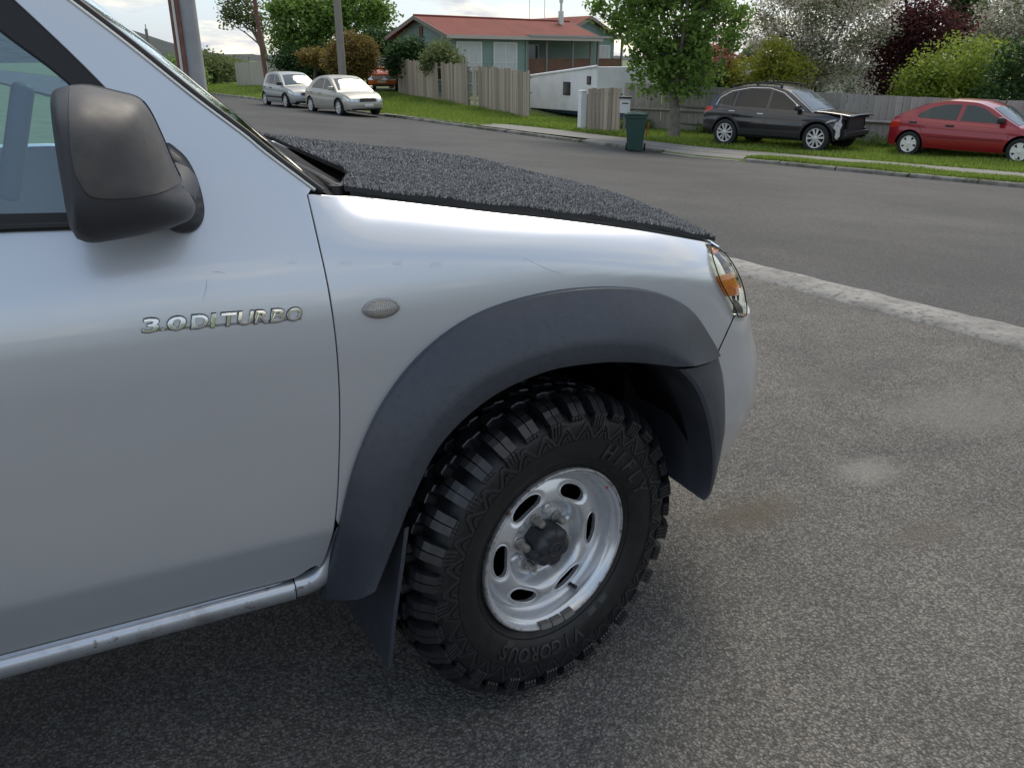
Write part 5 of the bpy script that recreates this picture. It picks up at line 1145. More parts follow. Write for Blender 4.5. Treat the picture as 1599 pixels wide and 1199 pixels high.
# veranda
hb('veranda_floor', (LW+4.0, 1.2, .46), (8.0, 2.4, .14), m_wood)
hb('veranda_roof', (LW+4.0, .95, EV-.03), (8.3, 3.0, .11), M('veranda_iron', (.30, .30, .29), .5))
for x in (LW+.12, LW+1.55, LW+3.6, LW+5.1, LW+5.7, LW+7.8): hb('veranda_post', (x, -.02, EV/2+.2), (.11, .11, EV-.45), m_wood)
for a, b in ((LW+.2, LW+1.48), (LW+1.63, LW+3.53), (LW+3.68, LW+5.03), (LW+5.78, LW+7.73)):
    rl_ = hb('railing', ((a+b)/2, -.02, 1.42), (b-a, .07, .07), m_brown)
    n = int((b-a)/.16)
    for i in range(n): mb = MB(); mb.box((a+(i+.5)*(b-a)/n, -.015, .93), ((b-a)/n-.012, .03, .92)); mb.build('board', m_brown, rl_)
hb('veranda_skirt', (LW+4.0, .06, -.1), (8.0, .05, 1.0), m_brown)
f = hb('window', (LW+2.2, 2.36, 1.6), (1.9, .06, 1.25), m_trimw)
for i in (-1, 1): mb = MB(); mb.box((LW+2.2+i*.47, 2.32, 1.6), (.86, .02, 1.12)); mb.build('pane', m_hglass, f)
dr = hb('door', (LW+.55, 2.35, 1.5), (.9, .07, 2.0), m_trimw); mb = MB(); mb.tube([(LW+.86, 2.28, 1.45), (LW+.86, 2.24, 1.45)], .03, 8); mb.build('handle', m_flue, dr)
# wing with its own gable at the far end
wing_x = 10.0; WY = 2.62
mb = MB(); mb.box((wing_x+2.6, WY+3, EV/2-.25), (5.2, 6.0, EV+.7)); mb.prism([(wing_x, WY+.002, EV+.1), (wing_x+5.2, WY+.002, EV+.1), (wing_x+2.6, WY+.002, EV+1.12)], (0, 5.9, 0)); mb.build('wing_wall', m_wall, house)
for s in (-1, 1):
    mb = MB(); x0 = wing_x-.45 if s < 0 else wing_x+5.65; n = 36; R1 = []; R2 = []
    for k in range(n*2+1): y = WY-.45+7.0*k/(2*n); b = .022*(k % 2); R1.append((x0, y, EV-.02+b)); R2.append((wing_x+2.6, y, EV+1.22+b))
    mb.grid([R1, R2]); o = mb.build('roof', m_roof, house); so = o.modifiers.new('thick', 'SOLIDIFY'); so.thickness = .03
    a, b = Vector((x0, WY-.47, EV-.06)), Vector((wing_x+2.6, WY-.47, EV+1.18)); mb = MB(); mb.prism([a-Vector((0, 0, .13)), a+Vector((0, 0, .05)), b+Vector((0, 0, .05)), b-Vector((0, 0, .13))], (0, -.025, 0)); mb.build('barge_board', m_fascia, house)
f = hb('window', (wing_x+4.0, WY-.03, 1.6), (1.6, .06, 1.3), m_trimw)
for i in (-1, 1): mb = MB(); mb.box((wing_x+4.0+i*.39, WY-.07, 1.6), (.7, .02, 1.18)); mb.build('pane', m_curtain, f)
mb = MB(); mb.tube([(wing_x-.3, 1.9, EV+.3), (wing_x-.3, 1.9, EV+1.4)], .16, 12); mb.tube([(wing_x-.3, 1.9, EV+1.35), (wing_x-.3, 1.9, EV+1.9)], .07, 10); mb.tube([(wing_x-.3, 1.9, EV+1.85), (wing_x-.3, 1.9, EV+2.05)], .12, 10); mb.build('flue', m_flue, house, True, 40)
for x, h_ in ((7.6, 1.7), (8.8, 2.2)):
    mb = MB(); mb.tube([(x, GW/2, EV+.7), (x, GW/2, EV+.9+h_)], .018, 5); mb.build('aerial_mast', m_flue, house, True)

# paling fences: every board a piece of its own
m_pal = M('weathered_paling', (.40, .34, .265), .85, var=[(4, (.29, .23, .165), .38, .65), (14, (.46, .42, .36), .5, .75)], stretch=(1, 1, .16), rnd=.28, bump=[(30, .3, .004)])
m_palg = M('grey_paling', (.36, .345, .32), .85, var=[(3, (.28, .265, .245), .4, .65)], stretch=(1, 1, .2), rnd=.13, bump=[(30, .3, .004)]); m_palw = M('pale_paling', (.43, .40, .34), .85, rnd=.12, stretch=(1, 1, .2))
def paling_fence(name, label, pts, h0, h1, mat, bw=.155, gapset=(), postmat=None, rails=True, group=None, back=.05, jitter=.03):
    """pts: ground polyline; boards nailed on the street side"""
    P = [np.asarray(p, float) for p in pts]; root = empty(name, tuple(P[0])); tag(root, label, 'fence', group); O = P[0]
    mb = MB(); mb.box((0, 0, .5), (1, .018, 1.0)); proto = mb.build('paling', mat, None); me = proto.data; bpy.data.objects.remove(proto)
    L = np.r_[0, np.cumsum([np.linalg.norm((b-a)[:2]) for a, b in zip(P, P[1:])])]; n = int(L[-1]/bw); T_ = L[-1]
    def at(d):
        i = min(int(np.searchsorted(L, d, side='right'))-1, len(P)-2); f_ = (d-L[i])/(L[i+1]-L[i]); p = P[i]+(P[i+1]-P[i])*f_; v = P[i+1]-P[i]; return p, math.atan2(v[1], v[0])
    for k in range(n):
        d = (k+.5)*bw
        if any(a <= d <= b for a, b in gapset): continue
        p, az = at(d); f_ = d/T_; o = link_mesh('paling', me, root); hh = h0+(h1-h0)*f_+random.uniform(-jitter, jitter)
        o.location = (p[0]-O[0], p[1]-O[1], hxy(p[0], p[1])-O[2]+.02); o.rotation_euler = (random.uniform(-.01, .01), random.uniform(-.008, .008), az); o.scale = (bw*random.uniform(.9, .985), 1, hh)
    k = 0; d = .05
    while d < T_:
        p, az = at(d); nv_ = np.array([-math.sin(az), math.cos(az)]); side_ = 1 if (p[:2]+nv_-CAM[:2])@(p[:2]+nv_-CAM[:2]) > (p[:2]-CAM[:2])@(p[:2]-CAM[:2]) else -1
        q = p[:2]+nv_*side_*.075; f_ = d/T_; mb = MB(); mb.box((0, 0, (h0+(h1-h0)*f_-.05)/2), (.1, .1, h0+(h1-h0)*f_-.05)); o = mb.build('post', postmat or m_wood, root); o.location = (q[0]-O[0], q[1]-O[1], hxy(p[0], p[1])-O[2]); o.rotation_euler = (0, 0, az); d += 2.4
    if rails:
        for fr in (.18, .55, .88):
            mb = MB(); pp = []
            for d in np.linspace(0, T_, 12):
                p, az = at(min(d, T_-.001)); nv_ = np.array([-math.sin(az), math.cos(az)]); side_ = 1 if (p[:2]+nv_-CAM[:2])@(p[:2]+nv_-CAM[:2]) > (p[:2]-CAM[:2])@(p[:2]-CAM[:2]) else -1; q = p[:2]+nv_*side_*.035; pp.append((q[0]-O[0], q[1]-O[1], hxy(p[0], p[1])-O[2]+fr*(h0+(h1-h0)*d/T_)))
            mb.tube(pp, .035, 4); mb.build('rail', postmat or m_wood, root)
    return root
def gp(px, py, D=None):
    if D is None: return on_ground(px, py)
    p = at_d(px, py, D); return np.array([p[0], p[1], hxy(p[0], p[1])])
fL, fR = ST(37.9, 19.2), ST(25.6, 18.6)
fL[2], fR[2] = hz(37.9, 19.2), hz(25.6, 18.6)
paling_fence('paling_fence', 'weathered brown paling fence with two gaps below the green house', [fL, (fL+fR)/2, fR], 1.62, 1.72, m_pal, gapset=((4.55, 4.75), (7.35, 7.75), (8.05, 8.25)), jitter=.06)
ga, gb = at_d(917, 208, 29.0), at_d(968, 210, 28.4)
paling_fence('paling_gate_panel', 'short arched paling panel beside the white gate post', [(*ga[:2], hxy(*ga[:2])), (*gb[:2], hxy(*gb[:2]))], 1.34, 1.38, m_pal, jitter=.02)
g0, g1, g2 = gp(972, 203, 30.2), on_ground(1090, 207), on_ground(1400, 231); g3 = g2+(g2-g1)/np.linalg.norm(g2-g1)*9; g3[2] = hxy(g3[0], g3[1])
paling_fence('paling_fence', 'long grey board fence behind the black SUV and red hatchback', [g0, g1, g2, g3], 1.50, 1.22, m_palg, bw=.2, jitter=.012)
# rails on the street side of the grey fence
r_ = bpy.data.objects['paling_fence.001']; mb = MB(); Oc = np.array(r_.location)
for fr in (.52,):
    pp = []
    for p, q in ((g0, g1), (g1, g2), (g2, g3)):
        for t in np.linspace(0, 1, 8): v = p+(q-p)*t; d = v[:2]-CAM[:2]; d /= np.linalg.norm(d); pp.append((v[0]-d[0]*.06-Oc[0], v[1]-d[1]*.06-Oc[1], hxy(v[0], v[1])+fr*1.3-Oc[2]))
    mb.tube(pp, .05, 4)
mb.build('front_rail', m_palg, r_)
pl0, pl1 = ST(62.0, 18.4), ST(52.2, 19.4); pl0[2], pl1[2] = hz(62, 18.4), hz(52.2, 19.4)
paling_fence('paling_fence', 'pale tall paling fence at the far end of the street', [pl0, pl1], 1.55, 1.75, m_palw, bw=.2, jitter=.02)
pm0, pm1 = ST(84, 9.5), ST(70, 17.5); pm0[2], pm1[2] = hz(84, 9.5)*0-.45, hz(70, 17.5)
paling_fence('paling_fence', 'low grey fence closing the far bend of the street', [pm0, pm1], 1.3, 1.3, m_palg, bw=.25, jitter=.02)

# white portable cabin on a trailer
m_cab = M('cabin_white', (.78, .79, .81), .55, var=(1.2, (.63, .64, .66), .4, .7)); m_blue = M('blue_steel', (.04, .10, .22), .5)
cb0 = at_d(930, 190, 32.0); cabin = empty('caravan', (cb0[0], cb0[1], hxy(*cb0[:2])), 0); tag(cabin, 'white box caravan with small dark windows behind the fence', 'caravan')
cl = at_d(826, 178, 37.6); va = np.array([cl[0]-cb0[0], cl[1]-cb0[1]]); Lc = np.linalg.norm(va); ax = math.atan2(va[1], va[0]); cabin.rotation_euler = (0, 0, ax)
# local x runs to the far left end, local y towards the right-hand end wall
sgn = 1 if np.cross(va, (at_d(985, 180, 33)-cb0)[:2]) > 0 else -1
zt0, zt1, zb0, zb1 = 1.29-hxy(*cb0[:2]), .86-hxy(*cb0[:2]), .05, -.02
mb = MB(); wy = sgn*2.3
P8 = [(0, 0, .35), (Lc, 0, .22), (Lc, wy, .22), (0, wy, .35), (0, 0, zt0), (Lc, 0, zt1), (Lc, wy, zt1), (0, wy, zt0)]
mb.add(P8, [(0, 1, 5, 4), (1, 2, 6, 5), (2, 3, 7, 6), (3, 0, 4, 7), (4, 5, 6, 7), (0, 3, 2, 1)]); cbx = mb.build('shell', m_cab, cabin, bevel=.03); recalc(cbx)
def onface(fx, fz): return np.array([Lc*fx, -sgn*.01, .35+(.22-.35)*fx+fz*((zt0-.35)*(1-fx)+(zt1-.22)*fx)])
for fx, fz, w, h_ in ((.40, .56, .62, .50), (.10, .72, .30, .30)):
    c = onface(fx, fz); mb = MB(); mb.box(c, (w, .06, h_)); wn = mb.build('window', m_cdark, cabin, bevel=.02); mb = MB(); mb.box(c+np.array([0, -sgn*.032, 0]), (w-.1, .012, h_-.1)); mb.build('pane', m_hglass, wn)
mb = MB(); mb.tube([onface(0, 1)+np.array([0, 0, .01]), onface(1, 1)+np.array([0, 0, .01])], .05, 8); mb.build('roof_edge', m_cab, cabin, True)
mb = MB(); mb.box((Lc*.5, wy/2, .20), (Lc*1.02, abs(wy)*.7, .12)); mb.build('chassis', m_blue, cabin)
mb = MB(); mb.tube([(Lc*1.02, -sgn*.1, .95), (Lc*.86, -sgn*.5, .05)], .05, 6); mb.build('brace', m_blue, cabin, True)
for fx in (.35, .55):
    mb = MB(); mb.lathe([(.14, 0), (.24, -.02), (.30, .0), (.30, .18), (.1, .18), (0, .18)], 20, c=(Lc*fx, wy/2-.1, .30)); mb.build('wheel', m_ctyre, cabin, True, 40)
mb = MB(); mb.box((Lc*.9, wy*.5, .1), (.1, .1, .36)); mb.build('prop_stand', m_blue, cabin)
gpst = gp(908, 203, 29.3)
gpo = empty('gate_post', tuple(gpst)); tag(gpo, 'stout white gate post between the caravan and the paling panel', 'post')
mb = MB(); mb.box((0, 0, .62), (.22, .22, 1.24)); mb.build('shaft', m_cab, gpo, bevel=.01); mb = MB(); mb.box((0, 0, 1.26), (.25, .25, .04)); mb.build('cap', m_cab, gpo, bevel=.01); mb = MB(); mb.box((.24, .06, .6), (.12, .02, 1.1)); mb.build('gate_edge', m_flue, gpo)
# letterbox on the end of the grey fence
lb = gp(974, 208, 28.2); lbo = empty('letterbox', tuple(lb)); tag(lbo, 'white letterbox with dark slot standing at the gate panel', 'letterbox')
mb = MB(); mb.box((0, 0, .35), (.08, .08, .7)); mb.build('post', m_wood, lbo); mb = MB(); mb.box((0, 0, .86), (.34, .30, .44)); b_ = mb.build('box', m_cab, lbo, bevel=.015); mb = MB(); mb.box((0, 0, 1.13), (.40, .36, .06)); mb.build('lid', m_cdark, lbo, bevel=.01)
dcam = np.array([CAM[0]-lb[0], CAM[1]-lb[1]]); lbo.rotation_euler = (0, 0, math.atan2(dcam[1], dcam[0])+R(90)); mb = MB(); mb.box((0, -.152, .95), (.2, .01, .035)); mb.build('slot', m_cdark, lbo)

# wheelie bin at the kerb
bp_ = on_ground(991, 236.5); m_bin = M('bin_green', (.022, .062, .05), .5, var=(8, (.03, .075, .06), .4, .7)); m_binred = M('bin_red', (.45, .04, .03), .5)
binr = empty('wheelie_bin', tuple(bp_), R(-38)); tag(binr, 'dark green wheelie bin standing at the kerb', 'bin')
def frus(z0, z1, a0, b0, a1, b1, dy=0): return [(-a0, -b0, z0), (a0, -b0, z0), (a0, b0, z0), (-a0, b0, z0), (-a1, -b1+dy, z1), (a1, -b1+dy, z1), (a1, b1+dy, z1), (-a1, b1+dy, z1)]
FB = [(0, 3, 2, 1), (4, 5, 6, 7), (0, 1, 5, 4), (1, 2, 6, 5), (2, 3, 7, 6), (3, 0, 4, 7)]
mb = MB(); mb.add(frus(.03, .93, .20, .20, .275, .31), FB); mb.build('body', m_bin, binr, bevel=.03, seg=3)
mb = MB(); mb.add(frus(.90, .97, .305, .34, .305, .34), FB); mb.build('rim', m_bin, binr, bevel=.012)
mb = MB(); mb.grid([[(x, y, 1.0+.07*(1-(x/.32)**2)*(1-((y)/.38)**2)) for x in np.linspace(-.31, .31, 9)] for y in np.linspace(-.37, .36, 9)]); o = mb.build('lid', m_bin, binr, True, None); so = o.modifiers.new('t', 'SOLIDIFY'); so.thickness = .03
for s in (-1, 1):
    mb = MB(); mb.lathe([(0, -.025), (.10, -.025), (.10, .025), (0, .025)], 18, c=(0, 0, 0)); o = mb.build('wheel', m_ctyre, binr, True, 30); o.location = (s*.25, .26, .10); o.rotation_euler = (0, 0, R(90))
mb = MB(); mb.tube([(-.24, .40, .93), (.24, .40, .93)], .017, 8); mb.box((-.24, .36, .93), (.03, .1, .04)); mb.box((.24, .36, .93), (.03, .1, .04)); mb.build('handle', m_bin, binr, True, 40)
mb = MB(); mb.box((0, -.272, .62), (.26, .006, .05)); o = mb.build('printed_strip', M('bin_print', (.42, .46, .45), .6), binr); o.rotation_euler = (R(-7), 0, 0); o.location = (0, .07, 0)
mb = MB(); mb.box((.262, .10, .60), (.03, .16, .34)); o = mb.build('red_side_panel', m_binred, binr, bevel=.01); o.rotation_euler = (0, R(4.5), 0)

# poles
m_conc = M('concrete_pole', (.33, .335, .34), .8, var=(2, (.27, .275, .28), .4, .6), bump=[(60, .2, .003)]); m_rust = M('rust_paint', (.14, .06, .045), .7, var=(6, (.20, .10, .07), .4, .65)); m_gal = M('galvanised', (.46, .47, .48), .45, .5)
m_oldwood = M('pole_timber', (.24, .22, .19), .85, var=(3, (.17, .155, .135), .4, .7), stretch=(1, 1, .1)); 
def pole(name, label, px, D, h, r0, r1, mat, z=None, lean=(0, 0)):
    p = at_d(px, 200, D); b = np.array([p[0], p[1], hxy(p[0], p[1]) if z is None else z]); root = empty(name, tuple(b)); tag(root, label, 'pole')
    mb = MB(); mb.tube([(lean[0]*t*h, lean[1]*t*h, -.1+t*h) for t in (0, .25, .5, .75, 1)], [r0+(r1-r0)*t for t in (0, .25, .5, .75, 1)], 16); mb.build('shaft', mat, root, True, 40); return root
np_ = pole('utility_pole', 'near concrete utility pole with rusty pipes strapped to it', 316, 10.4, 9.0, .115, .09, m_conc)
mb = MB(); mb.tube([(-.165, -.05, 0), (-.15, -.05, 5.0)], .022, 10); mb.tube([(-.105, -.085, 0), (-.095, -.075, 5.0)], .026, 10); mb.build('rusty_conduit', m_rust, np_, True)
mb = MB(); mb.tube([(-.142, -.085, 0), (-.128, -.08, 5.0)], .016, 10); mb.build('conduit', M('conduit_pvc', (.55, .54, .5), .5), np_, True)
mb = MB(); mb.lathe([(.114, 0), (.100, 3.2)], 20, R(0), R(360), 'z'); o = mb.build('painted_band', m_rust, np_, True); o.location = (0, 0, 2.35)
for z in (.9, 2.33): mb = MB(); mb.lathe([(.115, 0), (.135, 0), (.135, .02), (.115, .02)], 18, axis='z'); o = mb.build('strap', m_gal, np_, True, 30); o.location = (-.03, -.02, z); o.scale = (.95, .85, 1)
pole('utility_pole', 'pale concrete pole rising behind the champagne sedan', 541, 41.0, 11, .19, .14, m_oldwood)
pole('utility_pole', 'thin rusty brown pole leaning by the pale fence', 425, 55.0, 10, .14, .11, m_rust, lean=(-.045, .0))
fp_ = pole('utility_pole', 'short far pole standing against the dark hill', 252, 62.0, 3.9, .13, .09, m_oldwood, z=-.4); mb = MB(); mb.tube([(0, 0, 3.8), (0, 0, 4.1)], [.05, .03], 8); mb.build('insulator', m_flue, fp_)

# neighbour's low white house glimpsed between the SUV and the red hatchback
n0 = at_d(1345, 160, 42); nb = empty('house', (n0[0], n0[1], -1.0), R(-20)); tag(nb, 'low white house with grey roof glimpsed behind the grey fence', 'house')
mb = MB(); mb.box((0, 2.5, 1.2), (8, 5, 2.4)); mb.build('wall', m_trimw, nb)
for s in (-1, 1):
    mb = MB(); mb.add([(-4.4, 2.5+s*3.0, 2.3), (4.4, 2.5+s*3.0, 2.3), (4.4, 2.5, 3.3), (-4.4, 2.5, 3.3)], [(0, 1, 2, 3)]); o = mb.build('roof', M('grey_roof', (.34, .33, .32), .6), nb); so = o.modifiers.new('t', 'SOLIDIFY'); so.thickness = .08
for x in (-2.4, .4, 2.6): f = hb('window', (x, -.03, 1.5), (1.1, .06, 1.0), m_trimw, nb); mb = MB(); mb.box((x, -.065, 1.5), (.95, .012, .86)); mb.build('pane', m_hglass, f)
hb('fascia', (0, -.55, 2.26), (8.8, .03, .18), m_trimw, nb)
# ------------------------------------------------------------------ trees and shrubs
m_bark = M('bark', (.13, .105, .08), .9, var=(6, (.08, .065, .05), .4, .65), bump=[(25, .6, .02)]); m_barkg = M('bark_grey', (.24, .21, .17), .9, var=(5, (.15, .13, .105), .4, .65), bump=[(25, .5, .02)])
def leaves(name, cl, n_per, size, mat, parent, spread=.30, seed=1, flat=.6, aspect=1.9):
    r = np.random.default_rng(seed); C_ = np.repeat(np.asarray(cl), n_per, axis=0); n = len(C_); P = C_+np.clip(r.normal(0, spread, (n, 3)), -2.2*spread, 2.2*spread)*[1, 1, .75]
    a = r.uniform(0, 6.283, n); tl = r.normal(0, flat, n); u = np.stack([np.cos(a)*np.cos(tl), np.sin(a)*np.cos(tl), np.sin(tl)], 1); w = np.cross(u, r.normal(0, 1, (n, 3))); w /= np.linalg.norm(w, axis=1)[:, None]+1e-9
    s = size*r.uniform(.6, 1.3, n)[:, None]; V = np.stack([P-u*s*aspect*.5, P+w*s*.5+u*s*.1, P+u*s*aspect*.5, P-w*s*.5+u*s*.1], 1).reshape(-1, 3)
    me = bpy.data.meshes.new(name); nv = len(V); me.vertices.add(nv); me.vertices.foreach_set('co', V.ravel()); me.loops.add(nv); me.loops.foreach_set('vertex_index', np.arange(nv, dtype=np.int32)); me.polygons.add(nv//4); me.polygons.foreach_set('loop_start', np.arange(0, nv, 4, dtype=np.int32)); me.update(calc_edges=True); me.materials.append(mat)
    return link_mesh(name, me, parent)
def clusters(blobs, n, seed, shell=.45):
    r = np.random.default_rng(seed); out = []; vol = np.array([b[1][0]*b[1][1]*b[1][2] for b in blobs]); vol = vol**.8; pick = r.choice(len(blobs), n, p=vol/vol.sum())
    for k in pick:
        c, rad = blobs[k]; d = r.normal(0, 1, 3); d /= np.linalg.norm(d); out.append(np.array(c)+d*np.array(rad)*(shell+(1-shell)*r.uniform(0, 1)**.6)*r.uniform(.8, 1.08))
    return np.array(out)
def tree(name, label, base, blobs, mat, ncl=260, per=42, leaf=.085, spread=.28, trunk=.16, seed=1, bark=m_bark, cat_='tree', group=None, mat2=None, frac2=0.0, limbs=9, trunk_top=None, flat=.6, twig=True, shell=.45):
    root = empty(name, tuple(base)); tag(root, label, cat_, group); r = random.Random(seed)
    cl = clusters(blobs, ncl, seed, shell); top = max(b[0][2] for b in blobs); cx = np.mean([b[0] for b in blobs], 0)
    tt = trunk_top if trunk_top is not None else top*.62
    mb = MB(); pts = [(0, 0, -.15), (.03*r.uniform(-1, 1), .03*r.uniform(-1, 1), tt*.3), (cx[0]*.35+.06*r.uniform(-1, 1), cx[1]*.35, tt*.65), (cx[0]*.7, cx[1]*.7, tt)]
    mb.tube([tuple(p) for p in cat(pts, 12)], [trunk*(1.25-.85*(i/11)) for i in range(12)], 10)
    idx = [r.randrange(len(cl)) for _ in range(limbs)]
    pc = cat(pts, 12)
    for i in idx:
        e = cl[i]; k = r.randint(4, 10); s = pc[k]; m = (s+e)/2+np.array([r.uniform(-.2, .2), r.uniform(-.2, .2), .15]); mb.tube([tuple(p) for p in cat([s, m, e], 7)], [trunk*.42*(1-.8*j/6) for j in range(7)], 6)
    if twig:
        for i in r.sample(range(len(cl)), min(len(cl)//4, 60)):
            e = cl[i]; j = min(idx, key=lambda q: np.linalg.norm(cl[q]-e)); s = cl[j]*.6+pc[8]*.4; mb.tube([tuple(s), tuple((s+e)/2+np.array([0, 0, .08])), tuple(e)], [trunk*.14, trunk*.1, trunk*.04], 4)
    mb.build('trunk', bark, root, True, 60)
    if mat2 is not None:
        k = int(len(cl)*(1-frac2)); cr = leaves('crown', cl[:k], per, leaf, mat, root, spread, seed, flat); leaves('blossom', cl[k:], per, leaf*.9, mat2, root, spread, seed+9, flat)
    else: cr = leaves('crown', cl, per, leaf, mat, root, spread, seed, flat)
    return root
L_mid = leaf_mat('leaf_mid_green', (.09, .175, .034), (.25, .37, .085)); L_dark = leaf_mat('leaf_dark_green', (.022, .055, .018), (.075, .14, .042)); L_lime = leaf_mat('leaf_lime', (.14, .22, .03), (.35, .42, .075)); L_yel = leaf_mat('leaf_yellow_green', (.20, .23, .03), (.42, .42, .07)); L_pur = leaf_mat('leaf_purple', (.05, .016, .018), (.15, .05, .052)); L_white = leaf_mat('blossom_white', (.50, .46, .37), (.78, .73, .62), .35); L_pink = leaf_mat('blossom_pink', (.62, .16, .17), (.85, .34, .33), .3); L_brn = leaf_mat('leaf_bronze', (.10, .075, .02), (.27, .20, .055)); L_olive = leaf_mat('leaf_olive', (.08, .11, .038), (.22, .26, .10)); L_gw = leaf_mat('leaf_grey_green', (.12, .15, .08), (.30, .32, .2))
def bl(px, py, D, rx, rz, base, dy=0.0, ry=None):
    """a lobe of a crown from its sighted centre (pixel, distance), radii in metres"""
    p = at_d(px, py, D+dy); return (tuple(p-np.asarray(base)), (rx*RS, (ry or rx)*RS, rz*RS))
RS = 1.21
# broad green street tree standing on the verge
D = 27.4; b = gp(1052, 212, 27.4)
tree('street_tree', 'broad green leafy tree on the verge behind the wheelie bin', b, [bl(1050, 30, D, 1.35, 1.0, b), bl(985, 15, D, 1.0, .7, b, .6), bl(1115, 40, D, .95, 1.0, b, .4), bl(1060, 105, D, .75, .8, b), bl(1010, 95, D, .6, .55, b, -.4), bl(1095, 120, D, .55, .7, b, .3), bl(1050, -60, D, 1.6, 1.1, b), bl(960, 30, D, .55, .35, b), bl(1000, 150, D, .25, .22, b)], L_mid, 400, 40, .095, .18, .18, 3, m_barkg, limbs=14, trunk_top=2.6, shell=.62)
# blossom and shrubs behind the grey fence
D = 33; b = gp(1275, 150, D)
tree('blossom_tree', 'tall white blossom tree behind the black SUV', b, [bl(1230, 40, D, 1.1, 1.3, b), bl(1300, 55, D, 1.3, 1.4, b), bl(1350, 20, D, 1.0, 1.2, b, .5), bl(1260, 100, D, .9, .7, b), bl(1330, 115, D, .8, .6, b), bl(1280, -30, D, 1.8, 1.0, b), bl(1300, 140, D, .9, .5, b), bl(1355, 145, D, .5, .4, b, -.5), bl(1250, 140, D, .7, .5, b), bl(1190, 50, D, .7, .8, b)], L_gw, 620, 60, .06, .22, .13, 5, m_bark, mat2=L_white, frac2=.62, limbs=16)
D = 31; b = gp(1195, 150, D)
tree('maple_shrub', 'yellow green shrub overhanging the grey fence behind the SUV', b, [bl(1170, 110, D, .75, .38, b), bl(1215, 100, D, .85, .42, b, .4), bl(1165, 132, D, .6, .2, b), bl(1240, 112, D, .6, .35, b), bl(1205, 78, D, .45, .3, b)], L_yel, 170, 46, .06, .16, .06, 8, cat_='shrub', limbs=8)
D = 31.5; b = gp(1135, 150, D)
tree('pink_blossom_shrub', 'pink blossom shrub beside the broad street tree', b, [bl(1128, 88, D, .42, .5, b), bl(1120, 105, D, .45, .25, b), bl(1140, 60, D, .3, .35, b)], L_mid, 70, 26, .07, .14, .05, 9, cat_='shrub', mat2=L_pink, frac2=.55, limbs=6)
D = 31.5; b = gp(1125, 160, D)
tree('dark_shrub', 'dark evergreen shrub low behind the fence by the street tree', b, [bl(1100, 140, D, .9, .6, b), bl(1080, 110, D, .7, .9, b, 1), bl(1130, 150, D, .6, .5, b)], L_dark, 140, 40, .08, .2, .08, 10, cat_='shrub')
D = 34.5; b = gp(1420, 150, D)
tree('purple_tree', 'purple leaved tree between the blossom trees', b, [bl(1395, 70, D, .95, .9, b), bl(1435, 55, D, 1.0, .9, b), bl(1385, 115, D, .6, .9, b), bl(1470, 40, D, .9, .5, b), bl(1370, 140, D, .4, .6, b), bl(1430, 5, D, .7, .7, b), bl(1400, 150, D, .6, .5, b)], L_pur, 300, 40, .08, .24, .12, 11, limbs=14)
D = 31.5; b = gp(1480, 165, D)
tree('lime_shrub', 'large lime green shrub behind the red hatchback', b, [bl(1490, 110, D, 1.0, .75, b), bl(1440, 130, D, .8, .55, b), bl(1530, 100, D, .8, .7, b), bl(1420, 150, D, .6, .35, b), bl(1500, 145, D, 1.0, .4, b)], L_lime, 250, 46, .07, .2, .09, 12, cat_='shrub', limbs=12)
D = 35.5; b = gp(1590, 160, D)
tree('blossom_tree', 'white blossom tree above the dark hedge', b, [bl(1575, 40, D, 1.0, 1.1, b), bl(1540, 70, D, .6, .6, b), bl(1620, 20, D, 1.3, 1.3, b)], L_gw, 260, 60, .06, .25, .12, 14, mat2=L_white, frac2=.6, limbs=12)
D = 30; b = gp(1590, 160, D)
tree('dark_hedge', 'dark green hedge bush behind the red hatchback bonnet', b, [bl(1585, 115, D, .6, .9, b), bl(1630, 110, D, .9, 1.0, b), bl(1575, 150, D, .7, .5, b), bl(1700, 120, D, 1.2, 1.1, b)], L_dark, 260, 42, .075, .2, .1, 15, cat_='shrub')
D = 60; b = gp(1512, 100, D)
tree('cypress', 'dark pointed cypress rising far behind the blossom', b, [bl(1508, 60, D, 1.1, 2.2, b), bl(1506, 20, D, .85, 1.3, b), bl(1506, 0, D, .5, .8, b)], L_dark, 160, 50, .16, .3, .2, 16, limbs=4, shell=.2)
RS = 1.0
# shrubs round the green house
D = 41; b = gp(692, 120, D)
tree('round_shrub', 'rounded yellow olive shrub before the green house', b, [bl(690, 92, D, .85, .68, b), bl(700, 105, D, .7, .5, b), bl(676, 98, D, .5, .5, b)], L_olive, 170, 60, .07, .17, .08, 20, cat_='shrub', shell=.3)
D = 44; b = gp(640, 120, D)
tree('green_shrub', 'green shrub against the gable end of the house', b, [bl(640, 85, D, .8, .7, b), bl(655, 100, D, .6, .5, b), bl(622, 95, D, .7, .7, b)], L_dark, 150, 46, .1, .22, .1, 21, cat_='shrub')
D = 50; b = gp(610, 110, D)
tree('dark_tree', 'dark leafy tree rising behind the orange car', b, [bl(600, 78, D, 1.2, .9, b), bl(575, 72, D, 1.0, .8, b), bl(620, 70, D, .9, .7, b)], L_dark, 170, 46, .13, .3, .14, 22)
D = 43; b = gp(556, 150, D)
tree('bronze_shrub', 'tall rounded bronze shrub behind the concrete pole', b, [bl(550, 80, D, 1.15, .85, b), bl(550, 100, D, 1.2, .8, b), bl(530, 98, D, .7, .8, b), bl(572, 98, D, .6, .75, b)], L_brn, 300, 66, .07, .18, .1, 23, cat_='shrub', shell=.35)
D = 48; b = gp(490, 140, D)
tree('small_bronze_tree', 'small bronze leaved tree above the pale hatchback', b, [bl(488, 88, D, .75, .4, b), bl(500, 96, D, .5, .3, b)], L_brn, 70, 46, .08, .18, .08, 24)
D = 58; b = gp(470, 140, D)
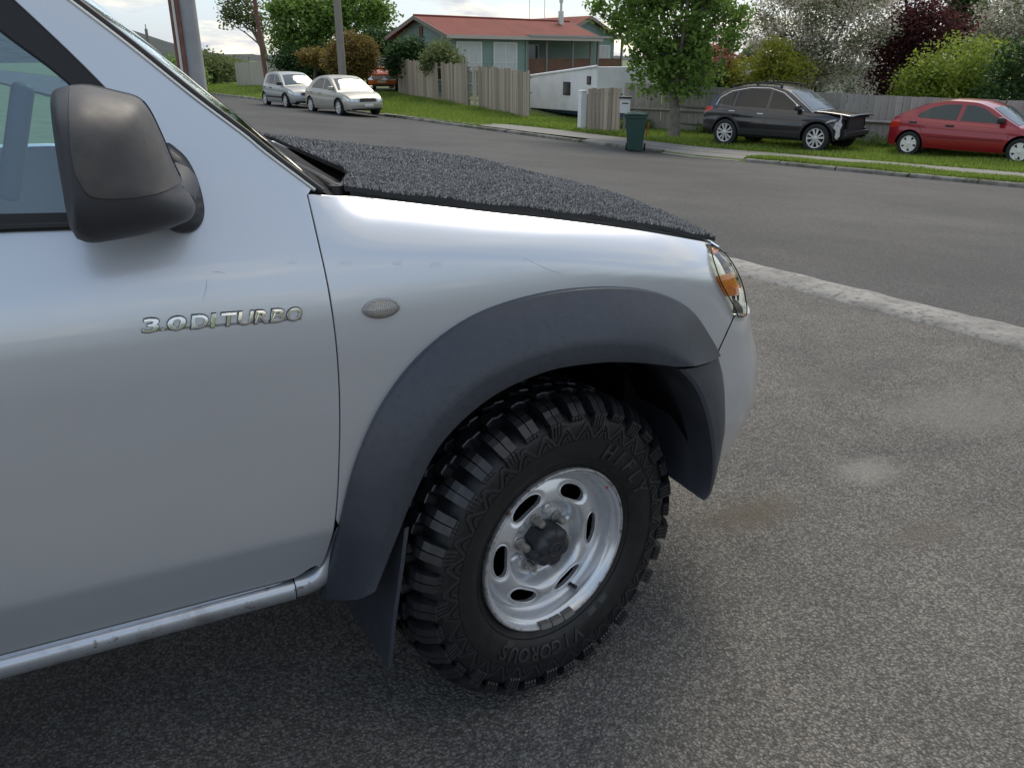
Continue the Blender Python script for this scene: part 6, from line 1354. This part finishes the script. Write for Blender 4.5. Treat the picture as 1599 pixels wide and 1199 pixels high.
tree('big_tree', 'big spreading green tree behind the bronze shrub', b, [bl(470, 30, D, 2.0, 1.5, b), bl(520, 20, D, 1.9, 1.3, b), bl(560, 15, D, 1.7, 1.2, b), bl(450, 70, D, 1.2, 1.0, b), bl(500, 70, D, 1.4, .9, b), bl(590, 25, D, .9, .9, b), bl(440, 10, D, 1.0, .6, b)], L_mid, 360, 46, .14, .36, .22, 25, limbs=16)
D = 62; b = gp(428, 140, D)
tree('gum_tree', 'thin leaning gum tree with a sparse crown', b, [bl(380, 15, D, 1.5, .7, b), bl(362, 35, D, .8, .5, b), bl(405, 40, D, .8, .5, b), bl(370, -15, D, 1.6, .6, b)], L_olive, 80, 40, .12, .28, .15, 26, m_barkg, limbs=10)
D = 56; b = gp(480, 140, D); tree('hedge_shrub', 'wide dark green bush above the pale fence', b, [bl(455, 95, D, 1.2, .6, b), bl(500, 100, D, 1.3, .9, b), bl(475, 105, D, 1.2, .7, b)], L_dark, 150, 46, .12, .28, .1, 27, cat_='shrub')
for px, py, D, rx, rz, sd_, lb_ in ((280, 118, 66, 1.6, 1.2, 31, 'green bush behind the near concrete pole'), (330, 105, 72, 2.2, 1.3, 32, 'loose pale green tree beyond the street bend'), (370, 112, 80, 1.8, .9, 33, 'low green scrub beside the pale fence')):
    b = gp(px, 140, D); tree('far_shrub', lb_, b, [bl(px, py, D, rx, rz, b), bl(px+16, py+10, D, rx*.7, rz*.6, b), bl(px-14, py+8, D, rx*.7, rz*.6, b)], L_olive if sd_ != 31 else L_mid, 130, 40, .13, .32, .1, sd_, cat_='shrub')
# weeds along the grey fence
r = np.random.default_rng(77); cl = []
for t in r.uniform(0, 1, 110):
    p = g0+(g1-g0)*t if t < .35 else g1+(g2-g1)*(t-.35)/.65; d = CAM[:2]-p[:2]; d /= np.linalg.norm(d); q = p[:2]+d*r.uniform(.1, .5); cl.append((q[0], q[1], hxy(q[0], q[1])+r.uniform(.03, .2)))
o = leaves('weeds', np.array(cl), 40, .04, L_mid, None, .13, 78, 1.2, 3.0); tag(o, 'rank green weeds along the foot of the grey fence', 'weeds', kind='stuff')
